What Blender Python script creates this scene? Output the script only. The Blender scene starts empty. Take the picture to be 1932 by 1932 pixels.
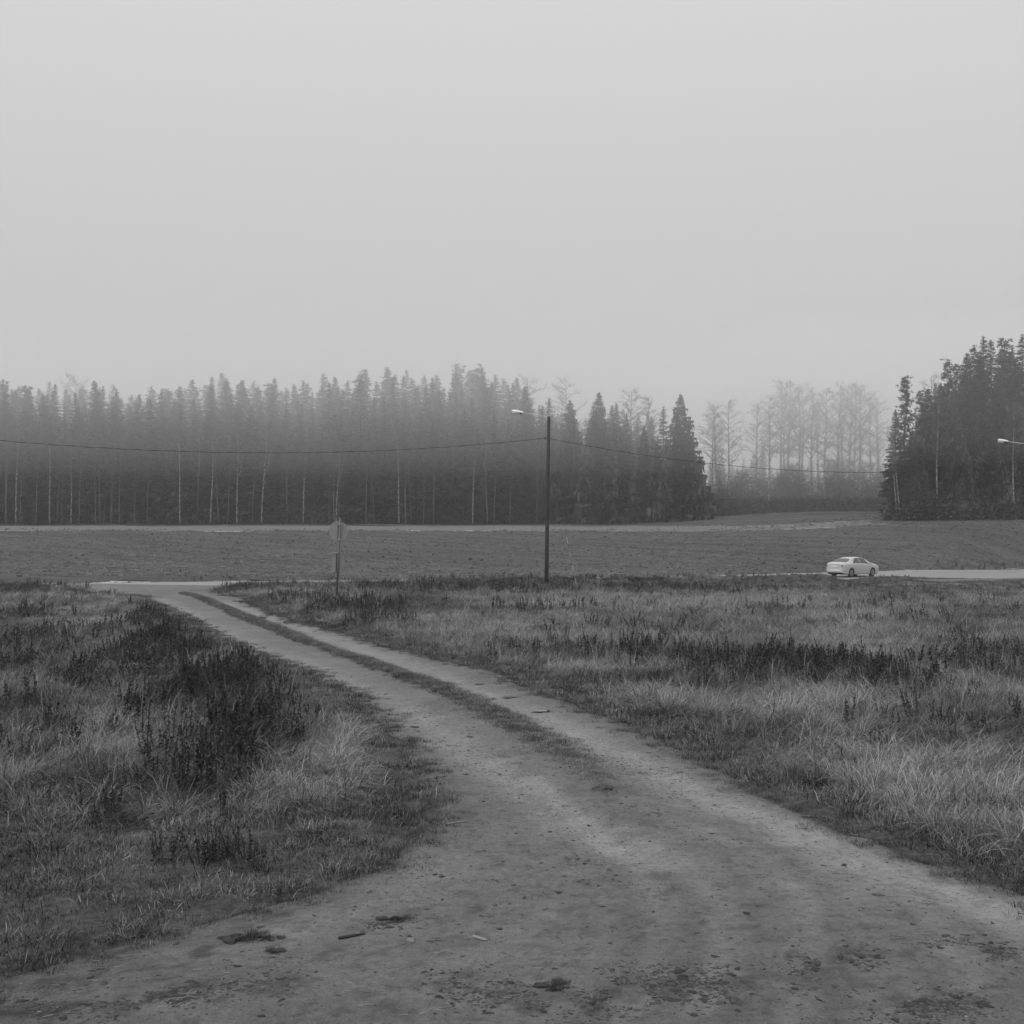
import bpy, math, random
import numpy as np
from mathutils import Vector, Matrix

random.seed(7)
rng = np.random.default_rng(11)
S = bpy.context.scene
R = math.radians

# ------------------------------------------------------------------ camera
FPX, HOR, EYE = 2300.0, 989.0, 3.7        # focal length and horizon row of a 1932 px wide picture, eye height in metres
cam_d = bpy.data.cameras.new('camera')
cam = bpy.data.objects.new('camera', cam_d)
S.collection.objects.link(cam)
cam_d.sensor_fit = 'HORIZONTAL'
cam_d.sensor_width = 36
cam_d.lens = 36 * FPX / 1932
cam_d.clip_start, cam_d.clip_end = 0.1, 4000
cam.location = (0, 0, EYE)
cam.rotation_euler = (R(90) + math.atan((HOR - 966) / FPX), 0, 0)
S.camera = cam

# ------------------------------------------------------------------ sky, sun, exposure
SUN_EL, SUN_AZ = 52, 225
w = bpy.data.worlds.new('World')
S.world = w
w.use_nodes = True
nt = w.node_tree
nt.nodes.clear()
sky = nt.nodes.new('ShaderNodeTexSky')
sky.sky_type = 'NISHITA'
sky.sun_disc = False
sky.sun_elevation = R(SUN_EL)
sky.sun_rotation = R(SUN_AZ)
sky.dust_density = 6
bw = nt.nodes.new('ShaderNodeRGBToBW')
# overcast: an even grey cloud cover, nearly twice as bright overhead than at the horizon
tc = nt.nodes.new('ShaderNodeTexCoord')
sep = nt.nodes.new('ShaderNodeSeparateXYZ')
mr = nt.nodes.new('ShaderNodeMapRange')
mr.inputs['From Min'].default_value = 0.0
mr.inputs['From Max'].default_value = 1.0
mr.inputs['To Min'].default_value = 6.1
mr.inputs['To Max'].default_value = 12.6
mixw = nt.nodes.new('ShaderNodeMix')
mixw.data_type = 'FLOAT'
mixw.inputs[0].default_value = 0.9
bg = nt.nodes.new('ShaderNodeBackground')
bg.inputs['Strength'].default_value = 0.085
out = nt.nodes.new('ShaderNodeOutputWorld')
L = nt.links.new
L(sky.outputs[0], bw.inputs[0])
L(tc.outputs['Generated'], sep.inputs[0])
L(sep.outputs['Z'], mr.inputs['Value'])
L(bw.outputs[0], mixw.inputs[2])
L(mr.outputs[0], mixw.inputs[3])
L(mixw.outputs[0], bg.inputs['Color'])
L(bg.outputs[0], out.inputs['Surface'])

sd = bpy.data.lights.new('sun', 'SUN')
sd.energy = 1.5
sd.angle = R(40)
sun = bpy.data.objects.new('sun', sd)
S.collection.objects.link(sun)
az = R(SUN_AZ)
dirv = Vector((math.sin(az) * math.cos(R(SUN_EL)), math.cos(az) * math.cos(R(SUN_EL)), math.sin(R(SUN_EL))))
sun.rotation_euler = dirv.to_track_quat('Z', 'Y').to_euler()
sun.location = (0, 0, 60)

S.view_settings.view_transform = 'Standard'
S.view_settings.look = 'None'
S.view_settings.exposure = 0.0
S.view_settings.gamma = 1.0
S.view_settings.use_curve_mapping = False
S.render.engine = 'CYCLES'
cy = S.cycles
cy.use_denoising = True
cy.max_bounces = 6
cy.diffuse_bounces = 2
cy.glossy_bounces = 2
cy.transmission_bounces = 3
cy.transparent_max_bounces = 40
cy.volume_bounces = 3


# ------------------------------------------------------------------ small helpers
def link(o):
    S.collection.objects.link(o)
    return o


def tag(o, label=None, cat=None, group=None, kind=None):
    if label: o['label'] = label
    if cat: o['category'] = cat
    if group: o['group'] = group
    if kind: o['kind'] = kind
    return o


def empty(name, loc, rz=0.0, rx=0.0, ry=0.0, sc=1.0):
    o = bpy.data.objects.new(name, None)
    o.empty_display_size = 0.3
    o.location = loc
    o.rotation_euler = (rx, ry, rz)
    o.scale = (sc, sc, sc) if not isinstance(sc, tuple) else sc
    return link(o)


class MB:
    """collects faces and links them as one mesh object"""
    def __init__(self):
        self.v, self.f = [], []

    def add(self, vs, fs):
        n = len(self.v)
        self.v.extend([tuple(p) for p in vs])
        self.f.extend([tuple(i + n for i in f) for f in fs])

    def box(self, c, s, rot=None):
        vs = []
        for x in (-.5, .5):
            for y in (-.5, .5):
                for z in (-.5, .5):
                    p = Vector((x * s[0], y * s[1], z * s[2]))
                    if rot is not None: p = rot @ p
                    vs.append(p + Vector(c))
        self.add(vs, [(0, 1, 3, 2), (4, 6, 7, 5), (0, 4, 5, 1), (2, 3, 7, 6), (0, 2, 6, 4), (1, 5, 7, 3)])

    def tube(self, pts, rad, n=8, cap=True):
        pts = [Vector(p) for p in pts]
        if not hasattr(rad, '__len__'): rad = [rad] * len(pts)
        vs, fs = [], []
        ref = None
        for i, p in enumerate(pts):
            d = (pts[min(i + 1, len(pts) - 1)] - pts[max(i - 1, 0)]).normalized()
            if ref is None:
                ref = Vector((1, 0, 0)) if abs(d.x) < .8 else Vector((0, 1, 0))
            u = (ref - d * ref.dot(d)).normalized()
            ref = u
            v = d.cross(u)
            for k in range(n):
                a = 2 * math.pi * k / n
                vs.append(p + (u * math.cos(a) + v * math.sin(a)) * rad[i])
        for i in range(len(pts) - 1):
            for k in range(n):
                a, b = i * n + k, i * n + (k + 1) % n
                fs.append((a, b, b + n, a + n))
        if cap:
            fs.append(tuple(range(n - 1, -1, -1)))
            m = (len(pts) - 1) * n
            fs.append(tuple(m + k for k in range(n)))
        self.add(vs, fs)

    def mesh(self, name, mat, smooth=False):
        me = bpy.data.meshes.new(name)
        me.from_pydata(self.v, [], self.f)
        if mat: me.materials.append(mat)
        if smooth: me.polygons.foreach_set('use_smooth', [True] * len(me.polygons))
        me.update()
        return me

    def build(self, name, mat, parent=None, smooth=False):
        o = link(bpy.data.objects.new(name, self.mesh(name, mat, smooth)))
        if parent: o.parent = parent
        return o


# value noise on a lattice
_perm = np.random.default_rng(3).random((256, 256))


def vnoise(x, y):
    xi, yi = np.floor(x).astype(int), np.floor(y).astype(int)
    fx, fy = x - xi, y - yi
    fx, fy = fx * fx * (3 - 2 * fx), fy * fy * (3 - 2 * fy)
    a = _perm[xi & 255, yi & 255]; b = _perm[(xi + 1) & 255, yi & 255]
    c = _perm[xi & 255, (yi + 1) & 255]; d = _perm[(xi + 1) & 255, (yi + 1) & 255]
    return (a * (1 - fx) + b * fx) * (1 - fy) + (c * (1 - fx) + d * fx) * fy


def fbm(x, y, sc, oct=4):
    x, y = np.asarray(x, float), np.asarray(y, float)
    s, a, t = 0, 1.0, 0
    for o in range(oct):
        s = s + a * vnoise(x / sc + 17.3 * o, y / sc + 9.1 * o)
        t += a; a *= .5; sc *= .5
    return s / t - .5


def ss(x, a, b):
    t = np.clip((np.asarray(x, float) - a) / (b - a), 0, 1)
    return t * t * (3 - 2 * t)


# ------------------------------------------------------------------ the lie of the land
ROAD = np.array([(-90, 40, .2), (-70, 51, .1), (-45, 64, -.05), (-22, 77, -.2), (2, 86, -.35), (14, 89.8, -.35), (25.6, 96.2, -.35),
                 (36, 104.3, -.55), (48, 115, -.95), (62, 126, -1.3), (90, 140, -1.5), (130, 152, -1.5)], float)


def smooth_line(P, step=1.0):
    out_ = []
    for i in range(len(P) - 1):
        p0, p1, p2, p3 = P[max(i - 1, 0)], P[i], P[i + 1], P[min(i + 2, len(P) - 1)]
        n = max(2, int(np.linalg.norm(p2 - p1) / step))
        for k in range(n):
            t = k / n
            out_.append(.5 * (2 * p1 + (p2 - p0) * t + (2 * p0 - 5 * p1 + 4 * p2 - p3) * t * t + (3 * p1 - p0 - 3 * p2 + p3) * t ** 3))
    out_.append(P[-1])
    return np.array(out_)


RD = smooth_line(ROAD, 2.0)
_pd = [-80, 40, 62, 75, 90, 100, 112, 130, 150, 165, 180, 200, 230, 300, 700]
_pz = [0, 0, -.02, -.2, -.42, -.45, .0, .9, 1.95, 2.72, 3.28, 3.75, 4.2, 5, 8]


def road_coord(x, y):
    """signed distance to the road's centre line (positive beyond it) and its height there"""
    x, y = np.asarray(x, float), np.asarray(y, float)
    best = np.full(x.shape, 1e9); sgn = np.zeros(x.shape); zz = np.zeros(x.shape)
    for i in range(len(RD) - 1):
        a, b = RD[i], RD[i + 1]
        dx, dy = b[0] - a[0], b[1] - a[1]
        l2 = dx * dx + dy * dy
        t = np.clip(((x - a[0]) * dx + (y - a[1]) * dy) / l2, 0, 1)
        ex, ey = x - a[0] - t * dx, y - a[1] - t * dy
        d = np.hypot(ex, ey)
        m = d < best
        best = np.where(m, d, best)
        sgn = np.where(m, np.sign(dx * ey - dy * ex), sgn)
        zz = np.where(m, a[2] + t * (b[2] - a[2]), zz)
    return best * sgn, zz


def bank(x):
    """cross slope of the road: it leans into its bend on the right"""
    return .02 + .05 * ss(x, 29, 42)


def zat(x, y, d=None, zr=None):
    x, y = np.asarray(x, float), np.asarray(y, float)
    z = sum(np.interp(y + o, _pd, _pz) for o in (-6, -3, 0, 3, 6)) / 5
    z = z + 2.0 * ss(x, 10, 56) * ss(y, 108, 156)
    z = z + fbm(x, y, 9, 3) * .22 * ss(y, 12, 30)
    if d is None: d, zr = road_coord(x, y)
    wgt = 1 - ss(np.abs(d), 4.0, 15.0)
    z = z * (1 - wgt) + (zr + bank(x) * np.clip(d, -5, 5) - .05) * wgt
    berm = np.exp(-((d + 5.8) / 1.5) ** 2) * (ss(x, -19, -16) * (1 - ss(x, 22.4, 24.4)) + 1 - ss(x, -25.5, -22.5) + .45 * ss(x, 25, 26.5) * (1 - ss(x, 27, 37)))
    return z + (.42 + .2 * ss(x, -12, 0) + .22 * (1 - ss(x, -28, -24))) * berm


def field_relief(x, y):
    along, across = x * .79 - y * .61, x * .61 + y * .79
    return .14 * fbm(x * .35 + y * .25, y, 2.4, 3) + .42 * fbm(along / 14, across, 3.0, 3) * ss(-x, -25, 15)


def zp(x, y):
    return float(zat(np.array([x]), np.array([y]))[0])


def G(px, py, z=0.0):
    """the ground point that a row and column of the photograph show, by its measured perspective"""
    Y = FPX * (EYE - z) / (py - HOR)
    return (px - 966) / FPX * Y, Y


# edges of the dirt track
_le = [(165, 1105), (262, 1116), (330, 1155), (440, 1215), (560, 1265), (650, 1312), (700, 1360), (740, 1400), (763, 1450), (784, 1500),
       (782, 1545), (742, 1590), (690, 1630), (600, 1672), (450, 1712), (300, 1755), (100, 1805), (-60, 1845)]
_re = [(392, 1105), (475, 1135), (560, 1168), (650, 1195), (800, 1228), (950, 1266), (1030, 1300), (1150, 1345), (1270, 1400), (1372, 1448),
       (1478, 1490), (1590, 1543), (1700, 1590), (1830, 1636), (1940, 1668), (2100, 1725), (2500, 1850)]
LE = np.array([G(*p) for p in _le][::-1]); RE = np.array([G(*p) for p in _re][::-1])
LE = np.vstack([[(-14, -30), (-8.5, 5), (-5.2, 8.5)], LE[LE[:, 1] > 9.0], [(-27, 74.6), (-29, 77)]])
RE = np.vstack([[(16, -30), (9.5, 5), (7.6, 8.8)], RE[RE[:, 1] > 9.2], [(-18, 75.6), (-17, 78)]])


def edges(y):
    """left and right edge of the track at each depth, with their ragged outline"""
    y = np.asarray(y, float)
    l = np.interp(y, LE[:, 1], LE[:, 0]); r = np.interp(y, RE[:, 1], RE[:, 0])
    a = .5 + y * .012
    l = l + a * (fbm(y * 0 + 3, y, 2.2, 4)); r = r + a * (fbm(y * 0 + 40, y, 2.2, 4))
    return l, r


_ce = [(345, 1111, 5), (400, 1134, 10), (450, 1160, 12), (560, 1203, 17), (700, 1252, 24), (780, 1282, 28), (860, 1312, 34), (950, 1360, 48), (1050, 1415, 52),
       (1105, 1458, 50), (1150, 1500, 34)]
CE = np.array([G(a, b) + (c / FPX * G(a, b)[1],) for a, b, c in _ce])[::-1]


def centre_strip(x, y):
    """1 on the grassy middle of the track, 0 off it"""
    c = np.interp(y, CE[:, 1], CE[:, 0]); hw = np.interp(y, CE[:, 1], CE[:, 2])
    m = (y > CE[0, 1]) & (y < CE[-1, 1])
    c = c + hw * 1.1 * fbm(x * 0 + 7, y, 1.5 , 3) * 2; hw = hw * (1 + .8 * fbm(x, y, .7, 3))
    return np.where(m, np.exp(-((x - c) / hw) ** 2 * 1.4), 0)


# ------------------------------------------------------------------ materials
def new_mat(name):
    m = bpy.data.materials.new(name)
    m.use_nodes = True
    n = m.node_tree
    b = n.nodes['Principled BSDF']
    return m, n, b


def plain(name, g, rough=.7, metal=0.0, spec=.5, noise=0, nscale=20, bump=0):
    m, n, b = new_mat(name)
    b.inputs['Base Color'].default_value = (g, g, g, 1)
    b.inputs['Roughness'].default_value = rough
    b.inputs['Metallic'].default_value = metal
    b.inputs['Specular IOR Level'].default_value = spec
    if noise:
        t = n.nodes.new('ShaderNodeTexCoord'); x = n.nodes.new('ShaderNodeTexNoise')
        x.inputs['Scale'].default_value = nscale; x.inputs['Detail'].default_value = 6
        r = n.nodes.new('ShaderNodeMapRange')
        r.inputs['From Min'].default_value = .3; r.inputs['From Max'].default_value = .7
        r.inputs['To Min'].default_value = g * (1 - noise); r.inputs['To Max'].default_value = g * (1 + noise)
        n.links.new(t.outputs['Object'], x.inputs['Vector']); n.links.new(x.outputs['Fac'], r.inputs['Value'])
        n.links.new(r.outputs[0], b.inputs['Base Color'])
        if bump:
            bp = n.nodes.new('ShaderNodeBump'); bp.inputs['Strength'].default_value = bump; bp.inputs['Distance'].default_value = .05
            n.links.new(x.outputs['Fac'], bp.inputs['Height']); n.links.new(bp.outputs[0], b.inputs['Normal'])
    return m


def ground_mat(name, layers, lo, hi, bump=(.6, .05), attr=None, rough=.95, spec=.2, stretch=(1, 1, 1), rot=0, furrow=None):
    """soil and ground cover: layers = (scale, weight) noises summed, mapped to lo..hi; attr multiplies (colour of the thing itself)"""
    m, n, b = new_mat(name)
    t = n.nodes.new('ShaderNodeTexCoord')
    mp = n.nodes.new('ShaderNodeMapping')
    mp.inputs['Scale'].default_value = stretch
    mp.inputs['Rotation'].default_value = (0, 0, rot)
    n.links.new(t.outputs['Object'], mp.inputs['Vector'])
    acc = None
    for sc, wt in layers:
        x = n.nodes.new('ShaderNodeTexNoise')
        x.inputs['Scale'].default_value = sc; x.inputs['Detail'].default_value = 5; x.inputs['Roughness'].default_value = .62
        n.links.new(mp.outputs[0], x.inputs['Vector'])
        mm = n.nodes.new('ShaderNodeMath'); mm.operation = 'MULTIPLY_ADD'
        mm.inputs[1].default_value = wt
        n.links.new(x.outputs['Fac'], mm.inputs[0])
        if acc is None: mm.inputs[2].default_value = 0
        else: n.links.new(acc, mm.inputs[2])
        acc = mm.outputs[0]
    tot = sum(wt for _, wt in layers)
    if furrow:
        fa, f_along, f_across, fw = furrow
        m0 = n.nodes.new('ShaderNodeMapping'); m0.inputs['Rotation'].default_value = (0, 0, fa)
        m1_ = n.nodes.new('ShaderNodeMapping'); m1_.inputs['Scale'].default_value = (f_along, f_across, 1)
        x = n.nodes.new('ShaderNodeTexNoise'); x.inputs['Scale'].default_value = 1; x.inputs['Detail'].default_value = 4; x.inputs['Roughness'].default_value = .55
        mm = n.nodes.new('ShaderNodeMath'); mm.operation = 'MULTIPLY_ADD'; mm.inputs[1].default_value = fw
        n.links.new(t.outputs['Object'], m0.inputs['Vector']); n.links.new(m0.outputs[0], m1_.inputs['Vector']); n.links.new(m1_.outputs[0], x.inputs['Vector'])
        n.links.new(x.outputs['Fac'], mm.inputs[0]); n.links.new(acc, mm.inputs[2])
        acc = mm.outputs[0]; tot += fw
    r = n.nodes.new('ShaderNodeMapRange')
    r.inputs['From Min'].default_value = .41 * tot; r.inputs['From Max'].default_value = .59 * tot
    r.inputs['To Min'].default_value = lo; r.inputs['To Max'].default_value = hi
    n.links.new(acc, r.inputs['Value'])
    col = r.outputs[0]
    if attr:
        a = n.nodes.new('ShaderNodeAttribute'); a.attribute_name = attr
        mu = n.nodes.new('ShaderNodeMath'); mu.operation = 'MULTIPLY'
        n.links.new(col, mu.inputs[0]); n.links.new(a.outputs['Fac'], mu.inputs[1])
        col = mu.outputs[0]
    n.links.new(col, b.inputs['Base Color'])
    b.inputs['Roughness'].default_value = rough
    b.inputs['Specular IOR Level'].default_value = spec
    bp = n.nodes.new('ShaderNodeBump'); bp.inputs['Strength'].default_value = bump[0]; bp.inputs['Distance'].default_value = bump[1]
    n.links.new(acc, bp.inputs['Height']); n.links.new(bp.outputs[0], b.inputs['Normal'])
    return m


def leaf_mat(name, dark, light, blade='blade', tone_from='INSTANCER', wb=.35):
    """grass and leaves: one grey per plant (attribute tone), varied from blade to blade"""
    m, n, b = new_mat(name)
    a = n.nodes.new('ShaderNodeAttribute'); a.attribute_type = tone_from; a.attribute_name = 'tone'
    c = n.nodes.new('ShaderNodeAttribute'); c.attribute_name = blade
    if tone_from == 'INSTANCER':
        m0 = n.nodes.new('ShaderNodeMath'); m0.operation = 'MULTIPLY_ADD'; m0.inputs[1].default_value = 2 * wb; m0.inputs[2].default_value = 1 - wb
        n.links.new(c.outputs['Fac'], m0.inputs[0])
        m1 = n.nodes.new('ShaderNodeMath'); m1.operation = 'MULTIPLY'
        n.links.new(m0.outputs[0], m1.inputs[0]); n.links.new(a.outputs['Fac'], m1.inputs[1])
    else:
        m1 = n.nodes.new('ShaderNodeMath'); m1.operation = 'MULTIPLY'; m1.inputs[1].default_value = 1
        n.links.new(c.outputs['Fac'], m1.inputs[0])
    r = n.nodes.new('ShaderNodeMapRange')
    r.inputs['To Min'].default_value = dark; r.inputs['To Max'].default_value = light
    n.links.new(m1.outputs[0], r.inputs['Value']); n.links.new(r.outputs[0], b.inputs['Base Color'])
    b.inputs['Roughness'].default_value = .75
    b.inputs['Specular IOR Level'].default_value = .25
    return m


M_soil = ground_mat('meadow_soil', [(1.2, 1), (9, .8), (40, .5)], .02, .09)
M_track = ground_mat('track_dirt', [(.35, .4), (2.2, .5), (11, .8), (45, 1.0)], .098, .198, (.75, .035), attr='wear', rough=.85, spec=.3)
M_plough = ground_mat('ploughed_soil', [(.12, .5), (.9, .7), (3.2, 1.1), (9, .9)], .05, .135, (1.0, .25), furrow=(.66, .035, .5, 1.7))
M_stub = ground_mat('stubble', [(.3, .5), (2, .6), (7, .6)], .12, .19, (.6, .1))
M_floor = ground_mat('forest_floor', [(.3, .6), (3, 1)], .03, .08)
M_asphalt = ground_mat('asphalt', [(.4, .5), (30, .6)], .19, .23, (.1, .005), rough=.5, spec=.8)
M_path = ground_mat('path_asphalt', [(.4, .5), (30, .6)], .06, .09, (.1, .01), rough=.55, spec=.8)
M_grass = leaf_mat('dry_grass', .008, .36, wb=.8)
M_weed = leaf_mat('dry_weed', .016, .3, wb=.6)
M_needle = leaf_mat('needles', .026, .105, tone_from='OBJECT', wb=.9)
M_bark = plain('dark_bark', .05, .95, noise=.4, nscale=6)
M_twig = plain('twig', .055, .9)


def birch_bark(name, hi):
    m, n, b = new_mat(name)
    t = n.nodes.new('ShaderNodeTexCoord')
    mp = n.nodes.new('ShaderNodeMapping'); mp.inputs['Scale'].default_value = (1.5, 1.5, 2.6)
    x = n.nodes.new('ShaderNodeTexNoise'); x.inputs['Scale'].default_value = 1.3; x.inputs['Detail'].default_value = 5
    r = n.nodes.new('ShaderNodeMapRange')
    r.inputs['From Min'].default_value = .42; r.inputs['From Max'].default_value = .56
    r.inputs['To Min'].default_value = .05; r.inputs['To Max'].default_value = hi
    n.links.new(t.outputs['Object'], mp.inputs[0]); n.links.new(mp.outputs[0], x.inputs['Vector'])
    n.links.new(x.outputs['Fac'], r.inputs['Value']); n.links.new(r.outputs[0], b.inputs['Base Color'])
    b.inputs['Roughness'].default_value = .8
    return m


M_birch = birch_bark('birch_bark', .26)
M_birch_dim = birch_bark('dim_birch_bark', .11)  # same bark pattern in a darker tone, for the fainter stems
M_bush = leaf_mat('bare_bush', .012, .06, wb=.6)

# ------------------------------------------------------------------ ground, cut into its kinds of cover
gx = np.concatenate([np.linspace(-700, -150, 12), np.arange(-140, -34, 1.4), np.arange(-34, 34, .55), np.arange(34, 141, 1.4), np.linspace(150, 700, 12)])
gy = np.concatenate([np.linspace(-200, -30, 7), np.arange(-24, 6, 1.5), np.arange(6, 30, .35), np.arange(30, 80, .6), np.arange(80, 205, .8), np.arange(205, 262, 2), np.linspace(270, 660, 12)])
XX, YY = np.meshgrid(gx, gy)
DD, ZR = road_coord(XX, YY)
ZZ = zat(XX, YY, DD, ZR)
el, er = edges(YY)
on_track = ss(XX, el - .2, el + .5) * (1 - ss(XX, er - .5, er + .2)) * (YY < 80)
ZZ = ZZ - .07 * on_track
# shallow ditch on each side of the track, and the rougher meadow
ZZ = ZZ + (.05 * fbm(XX, YY, 1.3, 3)) * (1 - on_track) * (YY < 80)
nx, ny = len(gx), len(gy)
V = np.stack([XX, YY, ZZ], -1).reshape(-1, 3)
I = np.arange(nx * ny).reshape(ny, nx)
Q = np.stack([I[:-1, :-1], I[:-1, 1:], I[1:, 1:], I[1:, :-1]], -1).reshape(-1, 4)
cx = V[Q].mean(1)
cd, _ = road_coord(cx[:, 0], cx[:, 1])
wob = 2.2 * fbm(cx[:, 0], cx[:, 1] * 3, 30, 3)
y_stub0 = 167 + wob * .6 - 17 * ss(cx[:, 0], 5, 42)
y_stub1 = 187 + wob * .6 - 29 * ss(cx[:, 0], 5, 42)
y_edge = 197 + ss(cx[:, 0], 30, 55) * 14 + wob
region = np.zeros(len(Q), int)                                # 0 meadow
beyond = cd > 4.6
region[beyond & (cx[:, 1] < 262)] = 1                         # ploughed
region[beyond & (cx[:, 1] > y_stub0) & (cx[:, 1] < y_stub1) & (cx[:, 0] < 46 + wob)] = 2
region[beyond & (cx[:, 1] > y_edge)] = 3
right_wood = (cx[:, 0] > 49 + (cx[:, 1] - 156) * .1) & (cx[:, 1] > 155 + wob)
region[right_wood & beyond] = 3
region[(cx[:, 1] >= 262)] = 3
for k, (nm, m) in enumerate((('meadow_ground', M_soil), ('ploughed_field', M_plough), ('stubble_field', M_stub), ('forest_floor', M_floor))):
    q = Q[region == k]
    u, inv = np.unique(q, return_inverse=True)
    me = bpy.data.meshes.new(nm)
    vv = V[u].copy()
    if k == 1:
        vv[:, 2] += field_relief(vv[:, 0], vv[:, 1])
    me.from_pydata(vv.tolist(), [], inv.reshape(-1, 4).tolist())
    me.materials.append(m)
    me.polygons.foreach_set('use_smooth', [True] * len(me.polygons))
    o = link(bpy.data.objects.new(nm, me))
    tag(o, {'meadow_ground': 'dark soil under the rough meadow grass', 'ploughed_field': 'ploughed field of turned earth rising towards the forest',
            'stubble_field': 'pale strip of stubble along the top of the field', 'forest_floor': 'dark ground under the trees'}[nm], kind='structure')

# ---- dirt track: fine sheet with ruts, wear and a raised middle
ty = [4.0]
while ty[-1] < 77.5: ty.append(ty[-1] + max(.05, ty[-1] * .0055))
ty = np.array(ty)
NT = 300
TL, TR = edges(ty)
U = np.linspace(0, 1, NT)
TX = TL[:, None] * (1 - U) + TR[:, None] * U
TY = np.repeat(ty[:, None], NT, 1)
TZ = zat(TX, TY) + .012
cs = centre_strip(TX, TY)
dl, dr = (TX - TL[:, None]), (TR[:, None] - TX)
edge_d = np.minimum(dl, dr)
TZ += .07 * cs + .05 * fbm(TX, TY, 1.6, 4) + .022 * fbm(TX, TY, .35, 3)
TZ -= .09 * np.exp(-(edge_d / .16) ** 2)                      # the rim dives under the verge
td, tzr = road_coord(TX, TY)
TZ = np.where(np.abs(td) < 4.2, np.maximum(TZ, tzr + .02 * td + .03), TZ)   # dirt dragged out onto the road


def band(poly, wpx):
    """weight along a line drawn on the ground: photo points -> metres"""
    P = np.array([G(*p) for p in poly])
    best = np.full(TX.shape, 9e9)
    for a, b in zip(P[:-1], P[1:]):
        d = b - a
        t = np.clip(((TX - a[0]) * d[0] + (TY - a[1]) * d[1]) / d.dot(d), 0, 1)
        best = np.minimum(best, np.hypot(TX - a[0] - t * d[0], TY - a[1] - t * d[1]))
    return np.exp(-(best / wpx) ** 2)


wear = .93 + .34 * fbm(TX, TY, .7, 5) + .2 * fbm(TX, TY, 4, 2)
rut = np.zeros(TX.shape)
for poly, wd, amt in (([(300, 1125), (420, 1190), (600, 1262), (760, 1335), (880, 1420), (1000, 1500), (1090, 1560), (1200, 1620)], .45, .28),
                      ([(420, 1132), (600, 1195), (800, 1262), (1000, 1345), (1200, 1440), (1400, 1530), (1600, 1620), (1932, 1745)], .45, .30),
                      ([(1010, 1465), (1070, 1530), (1150, 1590), (1260, 1640)], .16, .22),
                      ([(1180, 1420), (1330, 1500), (1500, 1560), (1700, 1640), (1932, 1720)], .2, .18),
                      ([(1000, 1500), (1080, 1570), (1150, 1640), (1190, 1720), (1180, 1820), (1120, 1930)], .12, -.12),
                      ([(1040, 1500), (1125, 1570), (1200, 1640), (1240, 1720), (1232, 1820), (1180, 1930)], .13, .11),
                      ([(1130, 1560), (1240, 1630), (1300, 1700), (1310, 1790), (1260, 1900)], .1, -.11),
                      ([(1170, 1560), (1290, 1630), (1352, 1700), (1365, 1790), (1320, 1900)], .14, .12),
                      ([(1250, 1560), (1360, 1620), (1425, 1700), (1430, 1790), (1380, 1920)], .1, -.13),
                      ([(1330, 1560), (1455, 1620), (1515, 1690), (1530, 1780), (1490, 1930)], .14, .13),
                      ([(1370, 1560), (1500, 1620), (1565, 1690), (1590, 1780), (1560, 1930)], .13, -.13),
                      ([(1500, 1560), (1640, 1640), (1760, 1740), (1830, 1850)], .14, .10),
                      ([(1560, 1560), (1710, 1640), (1830, 1740), (1900, 1850)], .1, -.08),
                      ([(300, 1800), (520, 1760), (760, 1690), (860, 1600)], .3, .10),
                      ([(250, 1850), (560, 1815), (850, 1740), (980, 1650)], .12, -.08),
                      ([(200, 1900), (560, 1870), (900, 1800), (1050, 1700)], .2, .08)):
    b_ = band(poly, wd)
    wear += (1.7 if amt > 0 else .8) * amt * b_ * (.9 + .7 * fbm(TX, TY, .5, 3))
    if wd > .4 and amt > 0: rut = np.maximum(rut, b_)
TZ -= .045 * rut
for poly in ([(1390, 1474), (1480, 1514), (1560, 1551), (1610, 1572)],):   # tread of a tyre pressed into the soft right rim
    b_ = band(poly, .13); wear -= .62 * b_
    wear += .12 * b_ * np.sign(np.sin(TY * 42 + TX * 30)); TZ -= .02 * b_
wear -= .24 * cs * (.8 + 1.6 * fbm(TX, TY, .35, 3))
wear -= (.5 * np.exp(-(edge_d / .22) ** 2) + .25 * np.exp(-(edge_d / .7) ** 2)) * (.8 + 1.4 * fbm(TX, TY, .5, 3))
wear -= .26 * ss(fbm(TX, TY, .34, 4), .10, .17) * ss(fbm(TX + 20, TY, 1.6, 3), -.02, .10) * (1 - ss(TY, 12, 24))
wear -= .22 * ss(fbm(TX + 60, TY, .16, 3), .14, .2) * (1 - ss(TY, 10, 26))
wear -= .15 * (1 - ss(TY, 9, 14))
for poly, wd in (([(1130, 1890), (1250, 1850), (1350, 1850)], .4), ([(1490, 1850), (1620, 1800)], .25), ([(1650, 1890), (1830, 1900)], .25), ([(0, 1900), (330, 1885)], .3), ([(1780, 1790), (1890, 1800)], .2), ([(860, 1850), (1000, 1900)], .25), ([(300, 1880), (560, 1850)], .2)):
    wear -= .32 * band(poly, wd) * ss(fbm(TX + 9, TY, .24, 4), -.02, .12)          # churned, damper mud
wear = np.clip(wear, .22, 1.5)
me = bpy.data.meshes.new('dirt_track')
n = len(ty)
I = np.arange(n * NT).reshape(n, NT)
me.from_pydata(np.stack([TX, TY, TZ], -1).reshape(-1, 3).tolist(), [], np.stack([I[:-1, :-1], I[:-1, 1:], I[1:, 1:], I[1:, :-1]], -1).reshape(-1, 4).tolist())
me.polygons.foreach_set('use_smooth', [True] * len(me.polygons))
at = me.attributes.new('wear', 'FLOAT', 'POINT'); at.data.foreach_set('value', wear.reshape(-1).astype(np.float32))
me.materials.append(M_track)
tag(link(bpy.data.objects.new('dirt_track', me)), 'curving dirt track with two wheel ruts and a grassy middle', kind='structure')


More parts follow.
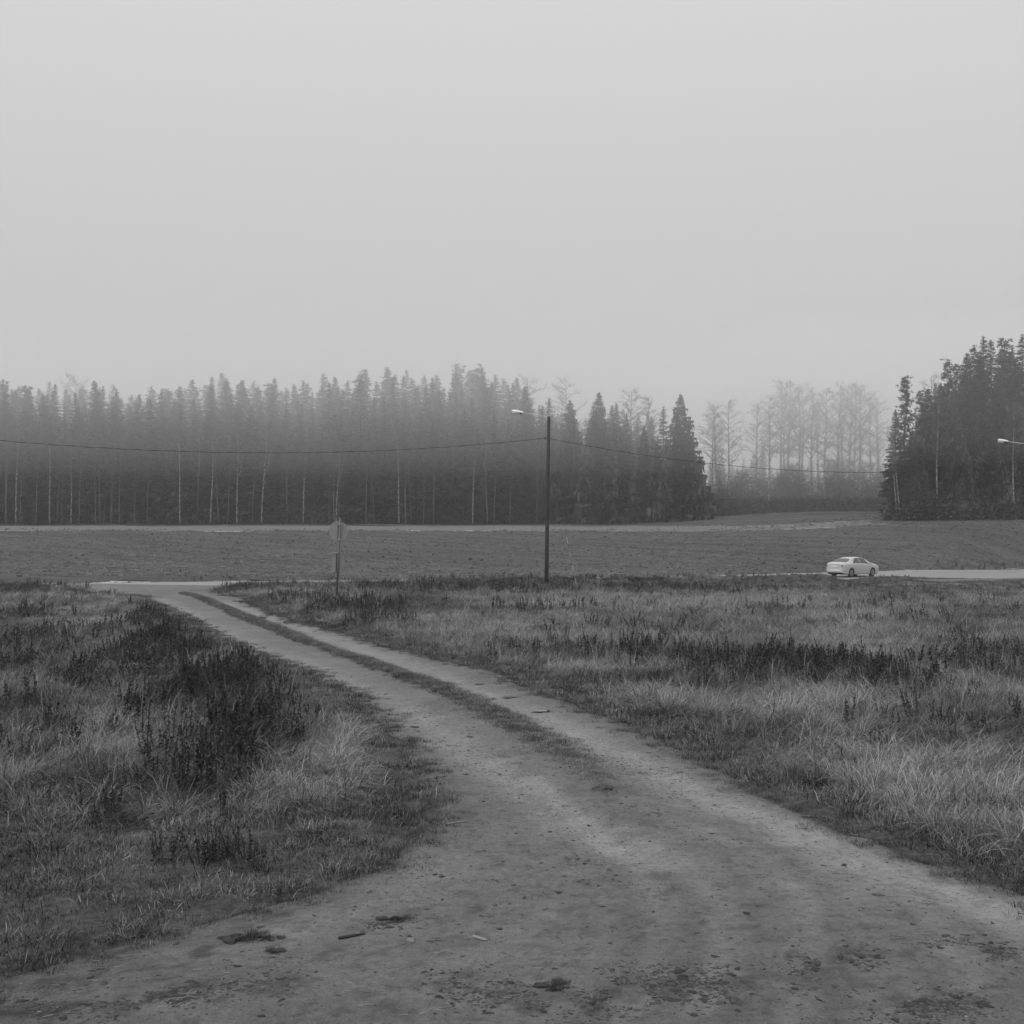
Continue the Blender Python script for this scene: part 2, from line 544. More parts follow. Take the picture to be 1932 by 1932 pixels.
def track_z(x, y):
    i = np.clip(np.searchsorted(ty, y), 1, n - 1)
    l, r = edges(np.array([y]))
    u = np.clip((x - l[0]) / max(r[0] - l[0], .1), 0, 1) * (NT - 1)
    return float(TZ[i, int(u)])


# ---- crossing road and foot path
def ribbon(name, line, offs, mat, lean, lift, label):
    T = np.gradient(line[:, :2], axis=0); T /= np.linalg.norm(T, axis=1)[:, None]
    N = np.stack([-T[:, 1], T[:, 0]], 1)
    vs, k = [], len(offs)
    for p, nn in zip(line, N):
        for o in offs: vs.append((p[0] + nn[0] * o, p[1] + nn[1] * o, p[2] + (float(bank(p[0])) if lean else 0) * max(-5, min(5, o)) + lift - (.16 if o in (offs[0], offs[-1]) else 0)))
    fs = [(i * k + j, (i + 1) * k + j, (i + 1) * k + j + 1, i * k + j + 1) for i in range(len(line) - 1) for j in range(k - 1)]
    m = MB(); m.add(vs, [f[::-1] for f in fs])
    o = m.build(name, mat, smooth=True)
    return tag(o, label, kind='structure')


RL = smooth_line(ROAD, 1.0)
ribbon('crossing_road', RL, [-3.75, -3.4, -1.7, 0, 1.7, 3.4, 3.75], M_asphalt, True, .015, 'damp asphalt road bending past the field')
PT = RL[(RL[:, 0] > 24) & (RL[:, 0] < 110)].copy()
tt = np.gradient(PT[:, :2], axis=0); tt /= np.linalg.norm(tt, axis=1)[:, None]
PT[:, 0] += tt[:, 1] * 9.0; PT[:, 1] -= tt[:, 0] * 9.0
PT[:, 2] = zat(PT[:, 0], PT[:, 1]) + .06
ribbon('foot_path', PT, [-1.6, -1.3, 0, 1.3, 1.6], M_path, False, .02, 'narrow foot path along the near side of the road')


# ------------------------------------------------------------------ trees: a few of each kind, then copies
def blade_attr(me, vals):
    a = me.attributes.new('blade', 'FLOAT', 'FACE')
    a.data.foreach_set('value', np.asarray(vals, np.float32))


def spruce_meshes(h, rad, low, rs, dens=1.0, ragged=.35, step=1.0, taper=.72, hang=1.0):
    """spruce: drooping whorls of needle sprays up a tapered trunk"""
    r = random.Random(rs)
    tr = MB()
    tr.tube([(0, 0, -.3), (0, 0, h * .3), (0, 0, h * .65), (0, 0, h * .985)], [h * .0095, h * .0075, h * .004, .015], 7)
    vs, fs, bl = [], [], []

    def tri(a, b, c, v):
        k = len(vs); vs.extend((a, b, c)); fs.append((k, k + 1, k + 2)); bl.append(v)
    z = low * h
    while z < h * .985:
        t = (z - low * h) / (h * (1 - low))
        Lb = rad * ((1 - t) ** taper) * (1 if t > .12 else .7 + 2.5 * t) + .14
        nb = max(3, int((4 + 3.5 * (1 - t)) * dens))
        a0 = r.random() * 6.28
        for k in range(nb):
            a = a0 + 6.283 * k / nb + r.uniform(-.35, .35)
            l = Lb * r.uniform(1 - ragged, 1 + ragged * .6)
            if r.random() < .06: continue
            zz = z + r.uniform(-.25, .25)
            droop = (-.42 + .75 * t) + r.uniform(-.12, .12)
            ca, sa = math.cos(a), math.sin(a)
            tone = r.random() * .7
            P = lambda s, off, dz: Vector((ca * s * l - sa * off, sa * s * l + ca * off, zz + droop * l * s * (1.25 - .35 * s) + dz))
            wd = .2 * l + .2
            tri(P(.02, 0, .1), P(.6, wd, 0), P(.6, -wd, 0), tone)
            tri(P(.5, -wd, .0), P(.5, wd, .0), P(1.04, 0, .06), tone + .15)
            ns = 4 + int(l * 3.6)
            for q in range(ns):
                s = .25 + .75 * (q + r.random()) / ns
                sd_ = r.choice((-1, 1))
                o2 = sd_ * (wd * 1.9) * (1.15 - s) + sd_ * .12
                tri(P(s - .075, 0, .05), P(s + .06, 0, .02), P(s + .04, o2, -r.uniform(.12, .55) * hang * (.4 + .25 * l)), tone + r.uniform(-.1, .3))
        z += h * .0165 * r.uniform(.7, 1.25) * (1.15 - .45 * t) * 24 / h * step
    for q in range(5):
        a = r.random() * 6.28
        tri(Vector((.12 * math.cos(a), .12 * math.sin(a), h * .955)), Vector((-.1 * math.cos(a), -.1 * math.sin(a), h * .95)), Vector((0, 0, h * 1.0)), .4)
    me = bpy.data.meshes.new('crown'); me.from_pydata(vs, [], fs); me.materials.append(M_needle)
    blade_attr(me, [min(1, max(0, b)) for b in bl])
    return tr.mesh('trunk', M_bark, True), me


def pine_meshes(h, rad, low, rs):
    """pine: tall stem, irregular upswept limbs that carry needle clumps"""
    r = random.Random(rs)
    tr = MB()
    bend = [Vector((r.uniform(-.15, .15) * i, r.uniform(-.15, .15) * i, 0)) for i in range(5)]
    tr.tube([bend[i] + Vector((0, 0, h * f)) for i, f in enumerate((-.01, .3, .55, .8, .98))], [h * .011, h * .009, h * .0065, h * .004, .02], 7)
    vs, fs, bl = [], [], []
    nl = 120
    for i in range(nl):
        t = (i + r.random()) / nl
        z = h * (low + (1 - low) * t)
        l = rad * ((1 - t) ** .75 * .9 + .12) * r.uniform(.45, 1.15)
        a = r.random() * 6.28
        up = r.uniform(-.12, .35) + .35 * t
        tip = Vector((math.cos(a) * l, math.sin(a) * l, z + up * l))
        root = Vector((0, 0, z))
        tr.tube([root, root.lerp(tip, .5) - Vector((0, 0, .12 * l)), tip], [.05, .035, .02], 3, False)
        nc = 3 + int(l * 1.6)
        for c in range(nc):
            s = .3 + .7 * (c + r.random()) / nc
            ctr = root.lerp(tip, s) + Vector((r.gauss(0, .3), r.gauss(0, .3), r.uniform(-.1, .3)))
            tone = r.random() * .8
            cr = r.uniform(.28, .5)
            for q in range(8):
                d = Vector((r.gauss(0, 1), r.gauss(0, 1), r.gauss(.15, .6))).normalized() * cr
                e = Vector((r.gauss(0, 1), r.gauss(0, 1), r.gauss(0, .5))).normalized() * cr * .38
                k = len(vs); vs.extend((ctr + d * .1 - e * .6, ctr + d * .25 + e, ctr + d * 1.15)); fs.append((k, k + 1, k + 2)); bl.append(min(1, tone + r.uniform(0, .3)))
    me = bpy.data.meshes.new('crown'); me.from_pydata(vs, [], fs); me.materials.append(M_needle); blade_attr(me, bl)
    return tr.mesh('trunk', M_bark, True), me


def birch_meshes(h, spread, low, rs, lean=0.0, fork=False, twigs=1.0, trunk_mat=None, thick=1.0):
    """leafless birch: slim stem, ascending limbs, fine twigs"""
    r = random.Random(rs)
    tr, cr = MB(), MB()
    axis = []
    for i in range(9):
        f = i / 8
        axis.append(Vector((lean * h * f + .25 * math.sin(f * 5 + rs) * f, .2 * math.sin(f * 4 + rs * 2) * f, h * f * .97 - (.3 if i == 0 else 0))))
    rr = [thick * (.0085 * h * (1 - .9 * i / 8) + .012) for i in range(9)]
    tr.tube(axis, rr, 7)
    if fork:
        p0 = axis[4]
        fk = [p0 + Vector((.13 * k * h * .09 + .02 * h * min(k, 1), .03 * k, h * .072 * k)) for k in range(6)]
        tr.tube(fk, [rr[4] * .8 * (1 - .17 * k) for k in range(6)], 6)

    def ax(f):
        g = f * 8; i = min(7, int(g)); return axis[i].lerp(axis[i + 1], g - i)
    nb = int(24 * twigs)
    for i in range(nb):
        f = low + (1 - low) * ((i + r.random()) / nb)
        p = ax(f); u_ = (f - low) / (1 - low); l = spread * (.45 + .75 * math.sin(math.pi * min(1, .18 + .85 * u_))) * r.uniform(.4, 1.05)
        a = r.random() * 6.28; el_ = r.uniform(.3, 1.05)
        d = Vector((math.cos(a) * math.cos(el_), math.sin(a) * math.cos(el_), math.sin(el_)))
        q1 = p + d * l * .5; q2 = q1 + (d + Vector((r.gauss(0, .22), r.gauss(0, .22), r.uniform(-.3, .3)))) * l * .5
        br = (.008 * l + .024) * (1 if thick < 1.2 else 1.15)
        cr.tube([p, q1, q2], [br, br * .65, br * .25], 4, False)
        for k in range(5):
            s = .25 + .75 * (k + r.random()) / 5
            b0 = p.lerp(q1, s * 2) if s < .5 else q1.lerp(q2, s * 2 - 1)
            a2 = a + r.uniform(-1.5, 1.5)
            d2 = Vector((math.cos(a2) * .7, math.sin(a2) * .7, r.uniform(-.3, .8))).normalized()
            l2 = l * .45 * r.uniform(.5, 1.1)
            b1 = b0 + d2 * l2
            cr.tube([b0, b1], [br * .45, .008], 3, False)
            for t_ in range(5):
                c0 = b0.lerp(b1, .2 + .8 * r.random())
                d3 = Vector((r.gauss(0, .6), r.gauss(0, .6), r.uniform(-.35, .9))).normalized() * r.uniform(.35, .95)
                sidev = Vector((r.uniform(-1, 1), r.uniform(-1, 1), 0)).normalized() * (.016 if thick < 1.2 else .03)
                cr.add([c0 - sidev, c0 + sidev, c0 + d3], [(0, 1, 2)])
                cr.add([c0 + d3 * .4 - sidev * .7, c0 + d3 * .4 + sidev * .7, c0 + d3 * .5 + Vector((r.gauss(0, .35), r.gauss(0, .35), r.uniform(-.2, .4)))], [(0, 1, 2)])
    return tr.mesh('trunk', trunk_mat or M_birch, True), cr.mesh('crown', M_twig)


PROTO = {
    'spruce': [(24, spruce_meshes(24, rd, lw, s_, 1.2, rg, .8, tp)) for rd, lw, s_, rg, tp in ((3.5, .06, 1, .45, .9), (4.1, .04, 2, .55, .85), (3.2, .1, 3, .5, 1.0), (4.4, .03, 4, .55, .95), (3.6, .14, 5, .6, .8))],
    'broad': [(22, spruce_meshes(22, rd, lw, s_, 1.25, .55, .62, .85, 2.4)) for rd, lw, s_ in ((4.2, .02, 21), (4.8, .02, 22), (3.9, .05, 23))],
    'pine': [(24, pine_meshes(24, rd, lw, s_)) for rd, lw, s_ in ((3.0, .28, 31), (3.4, .12, 32), (2.7, .3, 33), (3.8, .06, 34))],
    'birch': [(20, birch_meshes(20, 3.0, .45, s_, ln, fk)) for s_, ln, fk in ((41, .01, False), (42, .03, True), (43, -.02, False), (44, .015, False))],
    'tall_birch': [(22, birch_meshes(22, 3.9, .42, s_, ln, fk, 1.7, M_birch, 1.25)) for s_, ln, fk in ((51, .0, False), (52, -.02, False), (53, .02, True), (54, .01, False), (55, .03, False))],
    'dim_birch': [(20, birch_meshes(20, 2.6, .5, s_, ln, fk, .7, M_birch_dim, th)) for s_, ln, fk, th in ((46, .01, False, .8), (47, -.015, True, 1.0), (48, .02, False, .65), (49, 0, False, .9))],
    'young': [(7, spruce_meshes(7, 1.7, .03, s_, 1.2)) for s_ in (61, 62)],
}
TREES = []


def tree(kind, name, x, y, h, label, group, var=None, lean=0.0, wide=1.0):
    lst = PROTO[kind]
    h0, (tm, cm) = lst[var if var is not None else random.randrange(len(lst))]
    s = h / h0
    o = empty(name, (x, y, zp(x, y) - .05), rz=random.uniform(-3.1, 3.1) if kind not in ('birch', 'dim_birch') else 0, ry=lean)
    o.scale = (s * wide, s * wide, s)
    tag(o, label, 'tree', group)
    for nm, me_ in (('trunk', tm), ('crown', cm)):
        c = link(bpy.data.objects.new(nm, me_)); c.parent = o
    TREES.append(o)
    return o


def at_px(px, Y):
    return (px - 966) / FPX * Y, Y


def top_h(px, ytop, Y):
    x, y = at_px(px, Y)
    return EYE + (HOR - ytop) * Y / FPX - zp(x, y)


# skyline of the left wood in photo pixels
SKY = np.array([(-60, 728), (0, 722), (20, 716), (60, 732), (100, 724), (150, 735), (180, 720), (225, 733), (270, 738), (305, 735), (340, 724), (380, 713), (420, 707),
                (470, 722), (520, 716), (560, 722), (600, 716), (650, 708), (700, 706), (750, 693), (800, 705), (870, 700), (910, 693), (950, 705), (985, 714), (1035, 752),
                (1070, 760), (1105, 770), (1130, 738), (1165, 757), (1190, 765), (1220, 770), (1250, 766), (1285, 742)], float)
GW = 'spruces of the wood behind the ploughed field'
for px, yt, Y in ((12, 716, 201), (54, 731, 202), (103, 722, 203), (141, 738, 201), (180, 719, 203), (219, 732, 205), (262, 742, 202), (304, 732, 204), (340, 728, 206), (283, 748, 200), (80, 741, 200)):
    x, y = at_px(px, Y)
    tree('spruce', 'spruce_tree', x, y, top_h(px, yt, Y), 'dark spruce in the less fogged left end of the wood behind the field', 'spruces at the clear left end of the wood')
def row_label(k, row, px):
    if k == 'pine': return 'grey pine fading into fog among the spruces behind the ploughed field', 'pines among the spruces behind the field'
    part = ('left of the forked birch' if px < 490 else 'between the forked birch and the round sign' if px < 640 else
            'between the round sign and the lamp pole' if px < 1030 else 'right of the lamp pole')
    if row < 2: return 'dark front-row spruce of the far wood, ' + part, 'front row spruces of the far wood, ' + part
    if row == 2: return 'grey spruce half way into the far wood, ' + part, 'middle spruces of the far wood, ' + part
    return 'hazy spruce whose pale tip makes the skyline, ' + part, 'skyline spruces of the far wood, ' + part


for row, (Y0, drop, step) in enumerate(((200.5, 72, 28), (206, 44, 30), (213, 20, 30), (221, 3, 29), (229, -3, 30), (239, 0, 33))):
    px = -70 + row * 9
    while px < 1250:
        Y = Y0 + random.uniform(-2, 2)
        dr_ = drop * (.55 if px < 330 else 1.0)
        yt = np.interp(px, SKY[:, 0], SKY[:, 1]) + dr_ + (random.uniform(-45, 50) if row < 2 else random.uniform(-10, 26))
        if px > 1010: yt += 8
        x, y = at_px(px, Y)
        h = max(7, top_h(px, yt, Y))
        k = 'spruce' if random.random() < .95 else 'pine'
        tree(k, 'spruce_tree' if k == 'spruce' else 'pine_tree', x, y, h,
             *row_label(k, row, px), lean=random.gauss(0, .012), wide=random.uniform(.95, 1.3) + .15 * (row > 2))
        px += step * random.uniform(.7, 1.3)
# named trees at the right end of the left wood
for px, yt, Y, kind, var, nm, lab, wd in (
        (1285, 741, 193, 'broad', 1, 'spruce_tree', 'broad dark spruce at the right end of the wood, beside the foggy gap', 1.05),
        (1252, 764, 197, 'spruce', 3, 'spruce_tree', 'slimmer spruce just left of the broad spruce at the end of the wood', 1.0),
        (1130, 737, 197, 'broad', 0, 'spruce_tree', 'pointed wide spruce rising above its neighbours right of the lamp pole', .95),
        (1163, 757, 199, 'spruce', 1, 'spruce_tree', 'spruce touching the right side of the pointed wide spruce', 1.0),
        (1076, 752, 200, 'broad', 1, 'spruce_tree', 'dense spruce just right of the street lamp pole', .9),
        (1036, 748, 203, 'spruce', 2, 'spruce_tree', 'narrow spruce whose tip shows behind the top of the lamp pole', .9),
        (1182, 778, 201, 'spruce', 0, 'spruce_tree', 'short spruce in front of the hazy round birch crown', 1.0),
        (1215, 800, 195, 'broad', 0, 'spruce_tree', 'low bushy spruce between the birch and the broad end spruce', .9),
        (1305, 830, 196, 'broad', 1, 'spruce_tree', 'short spruce under the right side of the broad end spruce', .8)):
    x, y = at_px(px, Y)
    tree(kind, nm, x, y, top_h(px, yt, Y), lab, 'trees at the right end of the wood', var, wide=wd)
for px, yt, Y, lab in ((1072, 716, 228, 'hazy bare birch crown right of the street lamp, above the spruces'), (1196, 733, 214, 'hazy round birch crown between the spruces at the end of the wood'),
                       (1225, 745, 218, 'pale birch crown just left of the broad end spruce'), (998, 712, 226, 'faint birch crown left of the lamp pole top'), (140, 708, 232, 'very faint bare birch showing above the left end of the wood')):
    x, y = at_px(px, Y)
    tree('tall_birch', 'birch_tree', x, y, top_h(px, yt, Y), lab, 'hazy birches above the wood')
# pale stems along the front of the left wood
GB = 'birches along the front of the wood'
for px, yt, fork, ln in ((11, 800, 0, 0), (30, 770, 0, .0), (38, 800, 0, 0), (68, 780, 0, .005), (94, 800, 0, .01), (117, 815, 0, 0), (134, 830, 0, -.015), (149, 780, 0, .01), (180, 820, 0, -.01),
                         (225, 780, 0, 0), (254, 850, 0, 0), (278, 860, 0, 0), (340, 790, 0, 0), (397, 780, 0, 0), (447, 812, 1, 0), (493, 795, 1, .02), (572, 805, 0, .02), (634, 820, 1, .01), (753, 800, 0, 0), (765, 822, 1, 0), (799, 862, 0, 0),
                         (818, 790, 0, 0), (892, 815, 0, .012), (920, 800, 1, 0), (932, 840, 0, 0), (962, 815, 0, .004), (1139, 900, 0, 0)):
    Y = 192.5 + random.uniform(0, 2.5)
    x, y = at_px(px, Y)
    bright = px in (30, 94, 134, 340, 397, 447, 493, 572, 634, 753, 892)
    o = tree('birch' if bright else 'dim_birch', 'birch_tree', x, y, max(9, top_h(px, yt, Y)), 'slim pale birch stem against the dark wood behind the field' if bright else 'faint grey birch stem at the edge of the wood behind the field',
             GB, 1 if fork else random.choice((0, 2, 3)), lean=ln or random.gauss(0, .012))
    if px in (493, 634, 397, 572):
        o['label'] = {493: 'bright forked birch stem standing out against the left wood', 634: 'forked pale birch above the round traffic sign', 397: 'straight bright birch stem left of the forked birch',
                      572: 'pale leaning birch between the forked birch and the traffic sign'}[px]

for i in range(26):
    px = random.uniform(0, 1230); Y = random.uniform(195, 199)
    x, y = at_px(px, Y)
    tree('dim_birch', 'birch_tree', x, y, random.uniform(10, 19), 'faint grey birch stem at the edge of the wood behind the field', GB, lean=random.gauss(0, .02))
# birches and undergrowth in the foggy gap
for px, yt, Y in ((1346, 765, 213), (1353, 762, 216), (1376, 750, 209), (1427, 758, 213), (1451, 752, 210), (1473, 714, 216), (1480, 740, 226), (1487, 718, 218), (1506, 732, 215), (1511, 728, 228), (1531, 735, 212), (1556, 731, 209),
                  (1581, 724, 211), (1603, 721, 214), (1612, 728, 226), (1623, 726, 213), (1642, 738, 222), (1658, 752, 216), (1590, 735, 230), (1545, 742, 230)):
    Y += 9
    x, y = at_px(px, Y)
    tree('tall_birch', 'birch_tree', x, y, top_h(px, yt, Y), {1376: 'wide branching bare tree at the left of the foggy gap', 1556: 'dark straight bare tree in the middle of the foggy gap', 1473: 'tallest thin bare tree of the foggy gap'}.get(px, 'tall bare birch in the foggy gap between the two woods'),
         'bare birches in the foggy gap')
for i in range(26):
    px = 1325 + i * 14 + random.uniform(-6, 6); Y = random.uniform(238, 268)
    x, y = at_px(px, Y)
    tree('spruce', 'spruce_tree', x, y, top_h(px, random.uniform(838, 890), Y), 'low hazy spruce behind the bare birches of the foggy gap', 'low spruces behind the gap')
for px, yt, Y in ((1600, 922, 208), (1637, 915, 209), (1655, 935, 207), (1500, 935, 209), (1440, 940, 208)):
    x, y = at_px(px, Y)
    tree('young', 'young_spruce', x, y, top_h(px, yt, Y), 'small young spruce at the edge of the foggy gap', 'young spruces at the gap')

# the nearer wood on the right
GR = 'trees of the near wood on the right'
for px, yt, Y, kind, var, lab in (
        (1709, 714, 163, 'pine', 0, 'slender pine at the left end of the near right wood'),
        (1690, 770, 166, 'spruce', 0, 'lower spruce at the very left end of the right wood'),
        (1738, 740, 172, 'pine', 0, 'pine just right of the slender end pine'),
        (1752, 730, 161, 'broad', 0, 'broad spruce filling the front of the right wood, left part'),
        (1789, 684, 164, 'pine', 3, 'tall pine with a leaning tip in the right wood'),
        (1805, 690, 168, 'pine', 1, 'pine beside the one with a leaning tip'),
        (1775, 720, 160, 'broad', 1, 'dense dark spruce left of the second street lamp'),
        (1839, 646, 165, 'spruce', 1, 'high spruce on the left shoulder of the right wood top'),
        (1857, 630, 168, 'spruce', 3, 'highest pointed spruce of the right wood'),
        (1871, 637, 170, 'spruce', 0, 'pointed spruce just right of the highest one'),
        (1896, 643, 167, 'pine', 2, 'pine near the right border above the second lamp'),
        (1911, 648, 170, 'spruce', 2, 'narrow spruce above the second street lamp'),
        (1930, 627, 165, 'spruce', 1, 'tall conifer at the right border of the picture')):
    x, y = at_px(px, Y)
    tree(kind, 'pine_tree' if kind == 'pine' else 'spruce_tree', x, y, top_h(px, yt, Y), lab, GR, var, wide=1.1)
for px, yt, Y in ((1720, 820, 159), (1800, 770, 159), (1830, 740, 160), (1858, 760, 159), (1885, 720, 161), (1915, 740, 160), (1945, 700, 162), (1960, 650, 166), (1985, 640, 170), (1818, 705, 176), (1845, 690, 182), (1885, 685, 184),
                  (1925, 690, 182), (1770, 760, 180), (1740, 800, 185), (1720, 830, 190), (1800, 740, 190), (1960, 700, 185), (1870, 800, 158), (1930, 820, 158), (1700, 850, 162), (1745, 775, 165), (1765, 720, 170), (1785, 715, 174), (1825, 665, 170), (1850, 660, 174), (1890, 665, 172), (1908, 660, 175), (1690, 880, 158), (1760, 840, 158)):
    x, y = at_px(px, Y)
    tree(random.choice(('broad', 'spruce', 'broad')), 'spruce_tree', x, y, top_h(px, yt + random.uniform(-6, 6), Y), 'dark spruce inside the near wood on the right', 'dark spruces of the right wood', wide=random.uniform(1.0, 1.25))
for px, yt, Y, ln, lab in ((1700, 790, 156, -.1, 'leaning pale birch at the left corner of the right wood'), (1694, 800, 156.5, -.085, 'thinner leaning birch stem beside the leaning pale birch'),
                           (1769, 745, 157, -.012, 'straight white birch stem in the right wood, left of the second lamp'), (1914, 760, 156, -.025, 'white birch stem under the second street lamp head'),
                           (1752, 700, 188, .0001, 'hazy bare birch crown between the pines of the right wood')):
    x, y = at_px(px, Y)
    tree('birch', 'birch_tree', x, y, top_h(px, yt, Y), lab, 'birches of the right wood', 0, lean=ln)


# ------------------------------------------------------------------ scattering (ground cover nobody could count)
def scatter(name, P, rot, scl, tone, idx, protos, label):
    coll = bpy.data.collections.new(name + '_sources')
    for i, me_ in enumerate(protos):
        coll.objects.link(bpy.data.objects.new('%s_source_%02d' % (name, i), me_))
    me = bpy.data.meshes.new(name)
    me.vertices.add(len(P)); me.vertices.foreach_set('co', np.asarray(P, np.float32).reshape(-1))
    for nm, ty_, key, val in (('rot', 'FLOAT_VECTOR', 'vector', rot), ('scl', 'FLOAT_VECTOR', 'vector', scl), ('tone', 'FLOAT', 'value', tone)):
        a = me.attributes.new(nm, ty_, 'POINT'); a.data.foreach_set(key, np.asarray(val, np.float32).reshape(-1))
    a = me.attributes.new('idx', 'INT', 'POINT'); a.data.foreach_set('value', np.asarray(idx, np.int32))
    o = link(bpy.data.objects.new(name, me))
    g = bpy.data.node_groups.new(name + '_scatter', 'GeometryNodeTree')
    g.interface.new_socket('Geometry', in_out='INPUT', socket_type='NodeSocketGeometry')
    g.interface.new_socket('Geometry', in_out='OUTPUT', socket_type='NodeSocketGeometry')
    gi = g.nodes.new('NodeGroupInput'); go = g.nodes.new('NodeGroupOutput')
    ci = g.nodes.new('GeometryNodeCollectionInfo')
    ci.inputs['Collection'].default_value = coll
    ci.inputs['Separate Children'].default_value = True
    ci.inputs['Reset Children'].default_value = True
    ip = g.nodes.new('GeometryNodeInstanceOnPoints')
    ip.inputs['Pick Instance'].default_value = True

    def named(nm, t):
        q = g.nodes.new('GeometryNodeInputNamedAttribute'); q.data_type = t; q.inputs['Name'].default_value = nm
        return q.outputs['Attribute']
    g.links.new(gi.outputs[0], ip.inputs['Points']); g.links.new(ci.outputs[0], ip.inputs['Instance'])
    g.links.new(named('idx', 'INT'), ip.inputs['Instance Index'])
    g.links.new(named('rot', 'FLOAT_VECTOR'), ip.inputs['Rotation']); g.links.new(named('scl', 'FLOAT_VECTOR'), ip.inputs['Scale'])
    g.links.new(ip.outputs[0], go.inputs[0])
    md = o.modifiers.new('scatter', 'NODES'); md.node_group = g
    return tag(o, label, kind='stuff')


def clump(seed, nb, r0, lmin, lmax, lean, curl, wd, direc=None, segs=4):
    """a clump of grass blades; lean 0 upright .. 1 flat, curl bends the tips over"""
    r = random.Random(seed)
    vs, fs, bl = [], [], []
    for b in range(nb):
        a = r.random() * 6.283
        rr = r0 * math.sqrt(r.random())
        p = Vector((rr * math.cos(a), rr * math.sin(a), -.02))
        h = a + r.gauss(0, 1.0) if direc is None else direc + r.gauss(0, .5)
        l = r.uniform(lmin, lmax)
        el_ = math.pi / 2 * (1 - min(1, abs(r.gauss(lean, .24))))
        d_el = -curl * r.uniform(.3, 1.5) / segs
        w0 = wd * r.uniform(.6, 1.3)
        sv = Vector((-math.sin(h), math.cos(h), 0)); tw = r.uniform(-.6, .6)
        sv = (sv + Vector((math.cos(h), math.sin(h), 0)) * tw).normalized()
        tone = r.random()
        k = len(vs)
        for s in range(segs + 1):
            ww = w0 * (1 - (s / segs) ** 1.6) * .5
            if s == segs: vs.append(tuple(p))
            else:
                vs.append(tuple(p - sv * ww)); vs.append(tuple(p + sv * ww))
            p = p + Vector((math.cos(h) * math.cos(el_), math.sin(h) * math.cos(el_), math.sin(el_))) * (l / segs)
            if p.z < .015: p.z = .015 + r.random() * .03
            el_ += d_el
        for s in range(segs - 1):
            fs.append((k + 2 * s, k + 2 * s + 1, k + 2 * s + 3, k + 2 * s + 2)); bl.append(tone)
        fs.append((k + 2 * segs - 2, k + 2 * segs - 1, k + 2 * segs)); bl.append(tone)
    me = bpy.data.meshes.new('blades'); me.from_pydata(vs, [], fs); me.materials.append(M_grass); blade_attr(me, bl)
    return me


def dock(seed, h, mat=None, spread=1):
    """dead dock or mugwort: stiff stems carrying dense clusters of dry seed"""
    r = random.Random(seed)
    vs, fs, bl = [], [], []

    def quad(a, b, w, v):
        k = len(vs); d = (b - a); s = Vector((-d.y, d.x, 0.001)).normalized() * w
        if s.length < 1e-6: s = Vector((w, 0, 0))
        t = Vector((s.y, -s.x, 0)) if s.length else s
        for q in (s, t):
            k = len(vs)
            vs.extend((tuple(a - q), tuple(a + q), tuple(b + q), tuple(b - q))); fs.append((k, k + 1, k + 2, k + 3)); bl.append(v)
    for st in range(r.randint(2, 4)):
        hh = h * r.uniform(.65, 1.0); a = r.random() * 6.28; ln = r.uniform(.02, .22) * spread
        base = Vector((r.gauss(0, .05), r.gauss(0, .05), 0)); top = base + Vector((math.cos(a) * ln * hh, math.sin(a) * ln * hh, hh))
        quad(base, top, .005, .1)
        for c in range(int(52 * hh / .8)):
            s = .12 + .88 * r.random()
            q = base.lerp(top, s); rd = .06 * (1.25 - s)
            d = Vector((r.gauss(0, 1), r.gauss(0, 1), r.gauss(.5, .6))).normalized() * r.uniform(.5, 1.2) * rd
            k = len(vs); e = Vector((r.gauss(0, 1), r.gauss(0, 1), r.gauss(0, 1))).normalized() * .02
            vs.extend((tuple(q - e), tuple(q + e), tuple(q + d + e * .6), tuple(q + d - e * .6))); fs.append((k, k + 1, k + 2, k + 3)); bl.append(r.random() * .5)
    me = bpy.data.meshes.new('stems'); me.from_pydata(vs, [], fs); me.materials.append(mat or M_weed); blade_attr(me, bl)
    return me


PROT = []
K_UP, K_TUS, K_FLAT, K_SHORT, K_STRAW, K_DOCK = range(6)
KIDX = {}
for kind, gens in ((K_UP, [lambda s: clump(s, 70, .22, .15, .45, .3, 1.6, .008)] * 4), (K_TUS, [lambda s: clump(s, 190, .17, .3, .8, .42, 2.6, .008, None, 5)] * 4),
                   (K_FLAT, [lambda s: clump(s, 130, .3, .3, .7, .7, 1.8, .008, 0.0, 4)] * 3), (K_SHORT, [lambda s: clump(s, 70, .24, .05, .17, .42, 1.0, .009, None, 2)] * 3),
                   (K_STRAW, [lambda s: clump(s, 14, .22, .4, .75, .12, .9, .008)] * 2), (K_DOCK, [lambda s: dock(s, .5, None, 1.3)] * 6)):
    KIDX[kind] = []
    for gfn in gens:
        KIDX[kind].append(len(PROT)); PROT.append(gfn(100 + len(PROT)))

